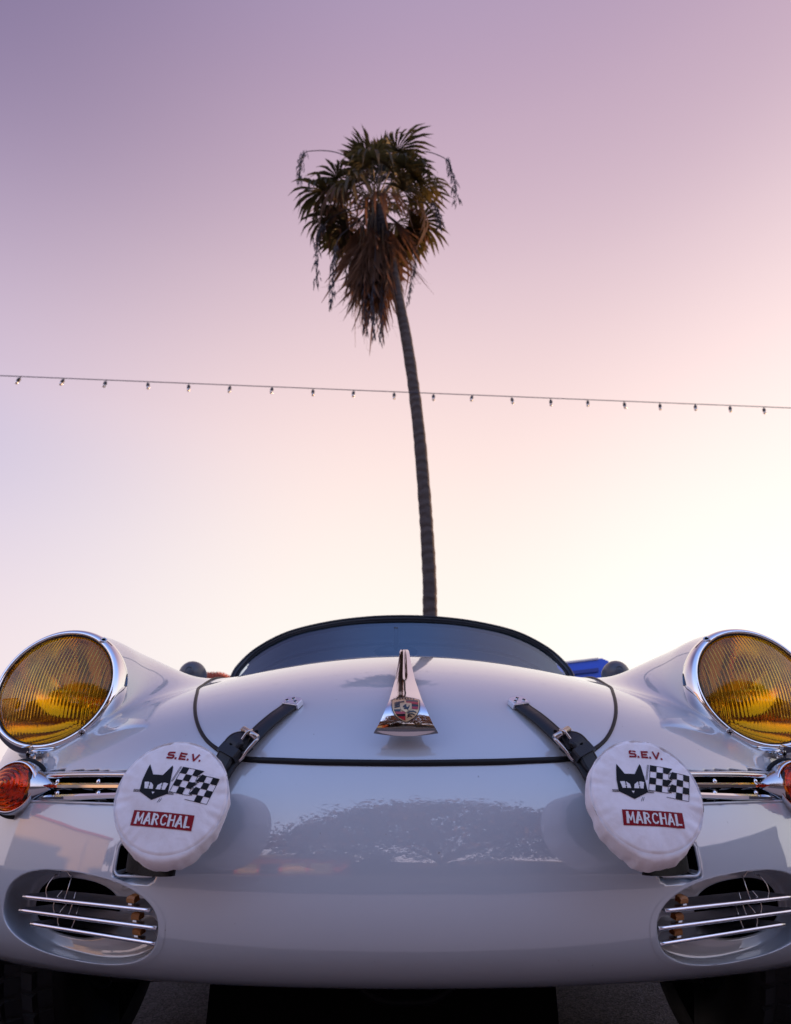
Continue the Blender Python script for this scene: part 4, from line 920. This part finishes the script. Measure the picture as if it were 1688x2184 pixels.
palm=empty('palm_tree',(at_y(921,1320,PY)[0]+.05,PY,0),label='tall lone fan palm with brown hanging skirt rising behind the car',cat='palm tree')
PI_=Matrix.Translation(-palm.location)
def pp(name,me): o=ob(name,me,palm); o.matrix_parent_inverse=PI_; return o
tp=[at_y(px,py,PY) for px,py in ((918,1318),(917,1250),(912,1150),(905,1050),(895,930),(882,820),(866,715),(851,640),(838,570),(825,510),(810,442))]
tp=[np.array([palm.location.x,PY,0]),np.array([tp[0][0]+.03,PY,1.6])]+tp; tp=catmull(tp,10)
def tw(i,q): return 0
rt=np.interp(tp[:,2],[0,.6,3,6,10,14],[.24,.17,.126,.118,.112,.10]); b=MB()
rt=rt*(1+.012*np.sin(np.arange(len(rt))*1.9)+.03*rng.normal(size=len(rt))); b.tube(tp,rt,18); pp('trunk',b.mesh('palm_trunk',M['bark']))
# dead-leaf boots thicken the neck of the palm
def place(me,name,base,d,roll,sc=1.):
    X=Vector(d).normalized(); up=Vector((0,0,1)) if abs(X.z)<.95 else Vector((0,1,0)); Z=(up-X*up.dot(X)).normalized(); Y=Z.cross(X)
    Rm=Matrix((X,Y,Z)).transposed()@Matrix.Rotation(roll,3,'X'); o=pp(name,me); o.matrix_parent_inverse=Matrix.Identity(4)
    o.location=Vector(base)-palm.location; o.rotation_euler=Rm.to_euler(); o.scale=(sc,sc,sc); return o
ga=math.pi*(3-math.sqrt(5))
NG=46
for k in range(NG):
    q=k/(NG-1); el=rad(82-118*q**.92+random.gauss(0,5)); az=k*ga+random.gauss(0,.18); d=(math.cos(el)*math.cos(az),math.cos(el)*math.sin(az),math.sin(el))
    var=min(5,max(0,int(1+3*q+random.random()*2-.6))); base=crown+np.array([d[0]*.10,d[1]*.10,.18-.42*q])
    dead_=random.random()>.72
    if dead_ and el>rad(-15): el=rad(-18+random.gauss(0,8)) if q>.3 else el; d=(math.cos(el)*math.cos(az),math.cos(el)*math.sin(az),math.sin(el))
    place((bm_ if dead_ else gm_)[var],'frond',base,d,random.gauss(0,.25),(.82+.16*random.random())*(1.0 if q>.45 else .72))
for k in range(74):
    q=random.random(); az=random.uniform(0,2*math.pi); el=rad(-66-22*q**.6)
    h=random.random(); base=crown+np.array([.15*math.cos(az),.15*math.sin(az),-.15-1.25*h**1.1])
    if k<14: el=rad(-42-22*q); base=crown+np.array([.1*math.cos(az),.1*math.sin(az),-.2])
    if h>.45: el=rad(-83-5*q); base[0]+=random.uniform(-.22,.14)
    d=(math.cos(el)*math.cos(az)-.02,math.cos(el)*math.sin(az),math.sin(el))
    place(dm_[k%5],'dead_frond',base,d,random.uniform(0,6.28),.80+.36*random.random())
# hanging seed strings
def seeds(pxs,name='seed_stalk'):
    P=[at_y(px,py,PY+dy) for px,py,dy in pxs]; P=[crown+[0,0,-.1]]+P; c=catmull(P,10); b=MB(); b.tube(c,np.linspace(.016,.005,len(c)),5); r=np.random.default_rng(int(pxs[0][0]))
    for i in range(int(len(c)*.55),len(c)):
        for _ in range(4):
            p=c[i]+r.normal(0,.035,3); a=r.uniform(0,6.28); q=np.array([.03*math.cos(a),.03*math.sin(a),-.09-.07*r.random()]); b.tube([p,p+q*.6,p+q*1.5],[.004,.012,.003],5)
    pp(name,b.mesh('seed_stalk',M['seed']))
seeds([(760,440,-.3),(700,470,-.4),(677,520,-.4),(676,600,-.4)]); seeds([(765,470,-.3),(722,510,-.5),(712,570,-.5),(707,648,-.5)]); seeds([(770,480,.2),(748,540,.2),(744,600,.2)])
seeds([(880,330,-.2),(945,335,-.3),(965,370,-.3),(974,428,-.3)]); seeds([(740,335,.2),(660,322,.2),(642,345,.2),(641,385,.2)]); seeds([(870,500,.1),(888,540,.2),(868,640,.2)]); seeds([(880,430,-.4),(930,440,-.5),(938,480,-.5)])
seeds([(800,560,-.3),(794,640,-.3),(797,712,-.3)]); seeds([(812,560,-.2),(815,640,-.2),(812,722,-.2)]); seeds([(785,560,-.2),(778,620,-.2),(780,700,-.2)])

# =====================================================================
# STRING LIGHTS
# =====================================================================
def pd(px,py,dep):
    o,d=ray(px,py); return o+d*dep
A=pd(0,801,9.0); Bp=pd(1688,870,10.3)
M['cable']=mat('dark_cable',(.045,.040,.060),.6); M['socket']=mat('black_socket',(.012,.011,.016),.5)
M['bulbglass']=mat('clear_frosted_bulb',(.85,.72,.58),.25,trans=.4)
def wpt(t): p=A+(Bp-A)*t; p[2]-=.05*(1-(2*t-1)**2)*0; return p
span=wpt(np.float64(-.35)),wpt(np.float64(1.3))
sl_=empty('string_light',tuple(wpt(0.)*[1,1,0]),label='thin dark cable of small bulbs strung across the sky in front of the palm',cat='string lights')
SI=Matrix.Translation(-sl_.location)
def spt(name,me): o=ob(name,me,sl_); o.matrix_parent_inverse=SI; return o
b=MB(); b.tube([wpt(t) for t in np.linspace(-.35,1.3,67)],.006,6); spt('cable',b.mesh('light_cable',M['cable']))
bx=[45,138,227,316,403,492,582,668,755,841,925,1008,1091,1175,1254,1331,1408,1483,1557,1629]
tt_=np.linspace(0,1,2001); Wp=np.array([wpt(t) for t in tt_]); rel=Wp-[CX,CY,CZ]; cyw,syw=math.cos(CYAW),math.sin(CYAW); xr=cyw*rel[:,0]+syw*rel[:,1]; yr=-syw*rel[:,0]+cyw*rel[:,1]; dpt=yr*math.cos(CTH)+rel[:,2]*math.sin(CTH); Wpx=844+CF*xr/dpt
b=MB(); b.tube([(0,0,.004),(0,0,-.03)],.006,6); b.lathe([(.010,-.028),(.020,-.034),(.023,-.05),(.022,-.075),(.019,-.084)],(0,0,0),(0,0,1),n=12,close=True); sock_me=b.mesh('bulb_socket',M['socket'])
b=MB(); b.lathe([(.016,-.082),(.021,-.094),(.022,-.106),(.016,-.120),(1e-4,-.125)],(0,0,0),(0,0,1),n=12); bulb_me=b.mesh('bulb',M['bulbglass'])
allt=[float(np.interp(x,Wpx,tt_)) for x in bx]; stp=(allt[-1]-allt[0])/19
for t in [allt[0]-stp*k for k in range(1,6)]+allt+[allt[-1]+stp*k for k in range(1,6)]:
    p=wpt(t); s_=spt('socket',sock_me); s_.matrix_parent_inverse=Matrix.Identity(4); s_.location=Vector(p)-sl_.location; s_.rotation_euler=(random.gauss(0,.10),random.gauss(0,.16),0)
    bl=ob('bulb',bulb_me,s_)
M['pole']=mat('galvanised_pole',(.30,.30,.32),.5,metal=.6)
for p,nm in ((span[0],'left'),(span[1],'right')):
    t=empty('light_pole',(p[0],p[1],0),label='tall steel pole holding the %s end of the string lights'%nm,cat='pole',group='poles of the string lights'); b=MB(); b.lathe([(.07,0),(.07,.02),(.055,.03),(.045,p[2]+.15),(1e-4,p[2]+.18)],(0,0,0),(0,0,1),n=16); ob('shaft',b.mesh('pole_shaft',M['pole']),t)
    b=MB(); b.lathe([(.14,0),(.14,.02),(.08,.025)],(0,0,0),(0,0,1),n=24); ob('base_plate',b.mesh('pole_base',M['pole']),t)

# =====================================================================
# BUILDINGS IN VIEW BEHIND THE CAR
# =====================================================================
M['blue']=mat('blue_painted_metal',(.008,.085,.60),.5,noise=.12,nscale=1.5); M['blue2']=mat('dark_blue_trim',(.004,.03,.24),.5); M['cap']=mat('pale_cap',(.55,.52,.55),.6)
BYY=22.; p1=at_y(1150,1415,BYY); p2=at_y(1296,1405.5,BYY); x0,x1=p1[0]-5.,p2[0]; zt=p2[2]
bb_=empty('blue_building',((x0+x1)/2,BYY+2,0),label='bright blue flat-topped building between the windscreen and right wing mirror',cat='building'); BI=Matrix.Translation(-bb_.location)
def bp_(name,me): o=ob(name,me,bb_); o.matrix_parent_inverse=BI; return o
b=MB(); zl=zt-.12-(x1-x0)*.10; G=[(x0,zl-.55),(x1-.25,zt-.55),(x1-.25,0),(x0,0)]
b.add([(x,BYY+.15,z) for x,z in G]+[(x,BYY+4,z) for x,z in G],[(0,1,2,3)[::-1],(4,5,6,7),(0,4,5,1)[::-1],(1,5,6,2)[::-1],(3,7,4,0)[::-1]]); bp_('wall',b.mesh('blue_wall',M['blue'],False))
b=MB(); G=[(x0,zl),(x1-.22,zt),(x1,zt-.10),(x1+.02,zt-.30),(x1,zt-.62),(x0,zl-.62)]; k=len(G)
b.add([(x,BYY-.1,z) for x,z in G]+[(x,BYY+4.2,z) for x,z in G],[tuple(range(k))[::-1],tuple(range(k,2*k))]+[(i,(i+1)%k,k+(i+1)%k,k+i) for i in range(k)]); bp_('fascia',b.mesh('blue_fascia',M['blue'],False))
b=MB(); b.box(((x0+x1)/2-.2,BYY-.16,0),((x1-x0)/2-.2,.03,.06)); V=np.array(b.V); V[:,2]+=zl-.36+(V[:,0]-x0)*(zt-zl)/(x1-x0); b.V=[tuple(v_) for v_ in V]; bp_('ridge_trim',b.mesh('blue_trim',M['blue2'],False))
b=MB(); b.box(((x0+x1)/2-.2,BYY+2.0,0),((x1-x0)/2-.15,2.15,.03)); V=np.array(b.V); V[:,2]+=zl+.02+(V[:,0]-x0)*(zt-zl)/(x1-x0); b.V=[tuple(v_) for v_ in V]; bp_('roof_cap',b.mesh('blue_cap',M['cap'],False))
for k_ in range(3):
    b=MB(); b.box((x0+1.2+k_*1.7,BYY+.1,1.9),(.6,.06,.7)); w_=bp_('window',b.mesh('blue_window',M['windscreen'],False))
# red tiled roof on the left
M['tile']=mat('red_roof_tile',(.42,.075,.045),.75,noise=.5,nscale=9); M['stucco']=mat('cream_stucco',(.55,.46,.38),.9,noise=.1,nscale=2)
RY=24.; a=at_y(436,1437,RY); c_=at_y(489,1452,RY); hx0,hx1=a[0]-5.,c_[0]+.4; rz=a[2]+.08; ez=c_[2]-.12
hh=empty('tiled_house',((hx0+hx1)/2,RY+3,0),label='low house with red tiled roof seen past the left wing mirror',cat='house'); HI=Matrix.Translation(-hh.location)
def hp(name,me,**k): o=ob(name,me,hh,**k); o.matrix_parent_inverse=HI; return o
b=MB(); b.box(((hx0+hx1)/2,RY+3,ez/2-.05),((hx1-hx0)/2-.3,2.6,ez/2-.05)); hp('wall',b.mesh('house_wall',M['stucco'],False))
rx0=a[0]-3.2; rx1=a[0]-.15; ym=RY+3
b=MB(); b.add([(hx0,RY-.2,ez),(hx1,RY-.2,ez),(hx1,RY+6.2,ez),(hx0,RY+6.2,ez),(rx0,ym,rz+.55),(rx1,ym,rz+.55)],[(0,1,5,4),(1,2,5),(2,3,4,5),(3,0,4),(0,3,2,1)]); hp('roof',b.mesh('house_roof',M['tile'],False))
b=MB()
for i in range(26):
    x=hx0+(i+.5)*(hx1-hx0)/26; tx=min(1,max(0,min((x-hx0)/(rx0-hx0),(hx1-x)/(hx1-rx1)))); e=np.array([x,RY-.25,ez+.03]); t2=np.array([np.clip(x,hx0,hx1),RY-.2+3.2*tx,ez+(rz+.55-ez)*tx+.04])
    for j in range(10):
        q0=e+(t2-e)*j/10; q1=e+(t2-e)*(j+.95)/10
        if tx>.05: b.tube([q0+[0,0,.03],q1],.085,6,cap=False)
hp('roof_tiles',b.mesh('house_tiles',M['tile']),kind='stuff')
for k_ in range(2):
    b=MB(); b.box((hx0+1.5+2.2*k_,RY+.38,1.5),(.5,.04,.6)); hp('window',b.mesh('house_window',M['windscreen'],False))

# =====================================================================
# THE STREET BEHIND THE CAMERA (seen only as reflections in paint and chrome)
# =====================================================================
b=MB(); b.box((0,-13.1,.075),(70,.10,.075)); ob('kerb',b.mesh('kerb',M['concrete'],False),kind='structure')
b=MB(); b.box((0,-17.2,.07),(70,4.0,.07)); ob('pavement',b.mesh('pavement',M['concrete'],False),kind='structure')
M['yellow']=mat('worn_yellow_paint',(.42,.27,.10),.8,noise=.4,nscale=4)
M['pad']=mat('pale_bounce_pad',(.46,.35,.30),.9,noise=.15,nscale=2)
b=MB(); b.grid([[(x,y,.0025) for x in np.linspace(-40,40,9)] for y in (-2.0,-1.,-.34)]); ob('bounce_pad',b.mesh('bounce_pad',M['pad'],False),kind='structure')  # unseen pale slab added to bounce warm light onto the lower nose
M['road']=mat('worn_street_asphalt',(.085,.070,.068),.85,noise=.3,nscale=1.2)
b=MB(); b.grid([[(x,y,.0025) for x in np.linspace(-80,80,9)] for y in (-13.0,-9,-5,-2.02)]); ob('road',b.mesh('road',M['road'],False),kind='structure')
b=MB(); b.box((0,-5.2,.0065),(70,.07,.002)); ob('road_line',b.mesh('road_line',M['yellow'],False),kind='structure')
b=MB(); b.box((0,-6.0,.0065),(70,.07,.002)); ob('road_line',b.mesh('road_line',M['yellow'],False),kind='structure')
M['leaf']=leafmat('street_tree_leaves',(.050,.034,.028),(.21,.10,.07),.35); M['treebark']=mat('street_tree_bark',(.09,.065,.05),.9,noise=.4,nscale=4)
tr_=empty('street_tree',(2.2,-16.,0),label='broad domed street tree reflected in the car nose',cat='tree'); TI=Matrix.Translation(-tr_.location)
r=np.random.default_rng(5); b=MB(); base=np.array([2.2,-16.,0]); tips=[]
b.tube(catmull([base,base+[.1,0,1.2],base+[-.1,.1,2.2]],6),np.linspace(.42,.30,13),12)
for k in range(9):
    a=2*math.pi*k/9+r.normal(0,.15); e=base+np.array([math.cos(a)*(4.5+3.*r.random()),math.sin(a)*(3.6+2.*r.random()),5.4+2.8*r.random()]); s0=base+[-.1,.1,2.1]
    b.tube(catmull([s0,s0*.55+e*.45+[0,0,.5],e],6),np.linspace(.20,.04,13),8); tips.append(e)
    for j in range(3): e2=e+r.normal(0,1,3)*[1.2,1.2,.6]; m_=(s0+e)/2+[0,0,.4]; b.tube([m_,e2],[.07,.015],6)
o=ob('trunk',b.mesh('street_tree_trunk',M['treebark']),tr_); o.matrix_parent_inverse=TI
n=26000; cl=r.normal(0,1,(170,3)); cl/=np.linalg.norm(cl,axis=1)[:,None]; cl[:,2]=np.abs(cl[:,2])*1.15-.30; cl*=(.72+.28*r.random((170,1))); cl=cl*[10.,6.4,4.6]+base+[0,0,4.3]
ci=r.integers(0,170,n); ctr=cl[ci]+r.normal(0,1,(n,3))*[.75,.7,.42]; ax1=r.normal(0,1,(n,3)); ax1/=np.linalg.norm(ax1,axis=1)[:,None]; ax2=np.cross(ax1,r.normal(0,1,(n,3))); ax2/=np.linalg.norm(ax2,axis=1)[:,None]; sz=(.08+.13*r.random((n,1)))
V=np.stack([ctr-ax1*sz,ctr+ax2*sz*.6,ctr+ax1*sz,ctr-ax2*sz*.6],1).reshape(-1,3); F=np.arange(4*n).reshape(-1,4); o=ob('crown',mesh_from('street_tree_crown',V,F,M['leaf'],False),tr_,kind='stuff'); o.matrix_parent_inverse=TI
# shop with orange front
M['orange']=mat('orange_shop_paint',(.80,.17,.03),.6); M['shoproof']=mat('tan_shop_roof',(.55,.36,.18),.7); M['shopglass']=mat('shop_glass',(.05,.05,.055),.08); M['lit']=bpy.data.materials.new('lit_shop_window'); M['lit'].use_nodes=True
p_=M['lit'].node_tree.nodes['Principled BSDF']; p_.inputs['Base Color'].default_value=(.6,.4,.2,1); p_.inputs['Emission Color'].default_value=(1.,.62,.25,1); p_.inputs['Emission Strength'].default_value=.1
sh=empty('orange_shop',(-10.5,-23,0),label='orange-fronted shop across the street reflected in the chrome handle',cat='shop')
def shp(name,bm_,m_): return ob(name,bm_.mesh(name,m_,False),sh)
b=MB(); b.box((0,-3,1.9),(5.5,3,1.9)); shp('wall',b,M['orange']); b=MB(); b.box((0,-2.9,4.05),(5.9,3.4,.28)); shp('roof',b,M['shoproof']); b=MB(); b.box((0,.06,3.2),(5.3,.08,.35)); shp('fascia',b,M['orange'])
for k_ in range(4): b=MB(); b.box((-3.9+2.6*k_,.02,1.5),(1.1,.05,1.1)); shp('window',b,M['lit'] if k_!=1 else M['shopglass'])
b=MB(); b.box((5.0,.6,1.7),(.14,.14,1.7)); shp('post',b,M['orange'])
def block(x,y,w_,d_,h_,m_,lab,rm,name='low_building'):
    t=empty(name,(x,y,0),label=lab,cat='building'); b=MB(); b.box((0,-d_,h_/2),(w_,d_,h_/2)); ob('wall',b.mesh('block_wall',m_,False),t); b=MB(); b.box((0,-d_+.05,h_+.12),(w_+.3,d_+.35,.12)); ob('roof',b.mesh('block_roof',rm,False),t)
    for k_ in range(max(2,int(w_/1.6))): b=MB(); b.box((-w_+1.1+k_*2*(w_-1.1)/max(1,int(w_/1.6)-1),.02,1.5),(.7,.04,.8)); ob('window',b.mesh('block_window',M['shopglass'],False),t)
M['brownwall']=mat('brown_wall',(.16,.12,.10),.9,noise=.2,nscale=2); M['greywall']=mat('grey_wall',(.22,.21,.22),.9)
block(13,-26,8,4,3.4,M['brownwall'],'long brown single-storey building behind the street tree',M['greywall']); block(-26,-24,7,4,4.6,M['greywall'],'grey two-window building left of the orange shop',M['brownwall']); block(33,-24,8,4,5.,M['stucco'],'cream building far along the street behind the camera',M['tile'])
block(-30,6,5,8,5.2,M['stucco'],'cream building beside the lot on the left',M['tile']); block(32,2,5,8,4.4,M['brownwall'],'brown building beside the lot on the right',M['greywall'])
# low trees along the street
for k,(x,y,h_) in enumerate(((-17.5,-25,4.2),(-2.5,-27,4.5),(24,-23,5.6),(-36,-16,6.5),(40,-12,6.))):
    t=empty('round_tree',(x,y,0),label=['small round tree between grey building and orange shop','small round tree right of the orange shop','round tree at the right end of the brown building','larger round tree at the far left of the street','larger round tree at the far right of the street'][k],cat='tree',group='round trees along the street')
    b=MB(); b.tube([(0,0,0),(.05,0,h_*.4),(0,.05,h_*.7)],[.2,.14,.06],8); ob('trunk',b.mesh('round_tree_trunk',M['treebark']),t)
    n=1800; cc_=r.normal(0,1,(24,3)); cc_/=np.linalg.norm(cc_,axis=1)[:,None]; cc_=cc_*[h_*.38,h_*.38,h_*.30]*.8+[0,0,h_*.68]; ctr=cc_[r.integers(0,24,n)]+r.normal(0,.13*h_,(n,3))*.7; a1=r.normal(0,1,(n,3)); a1/=np.linalg.norm(a1,axis=1)[:,None]; a2=np.cross(a1,r.normal(0,1,(n,3))); a2/=np.linalg.norm(a2,axis=1)[:,None]; s_=.16+.16*r.random((n,1))
    ob('crown',mesh_from('round_tree_crown',np.stack([ctr-a1*s_,ctr+a2*s_*.6,ctr+a1*s_,ctr-a2*s_*.6],1).reshape(-1,3),np.arange(4*n).reshape(-1,4),M['leaf'],False),t,kind='stuff')

for k,(x,y,w_,h_,lab,m1,m2) in enumerate(((26,27,6,4.6,'unseen brown building added beyond the right headlight to block the low sun',M['brownwall'],M['greywall']),(40,20,6,4.8,'unseen cream building added at far right to block the low sun',M['stucco'],M['tile']),(14.5,38,5,5.6,'unseen grey building added beyond the blue one in the sun-blocking row',M['greywall'],M['brownwall']))):  # hidden building row added to keep the low sun off the car
    block(x,y,w_,4,h_,m1,lab,m2)

block(1.5,-27,6.5,4,3.0,M['brownwall'],'brown building straight behind the street tree',M['brownwall'])
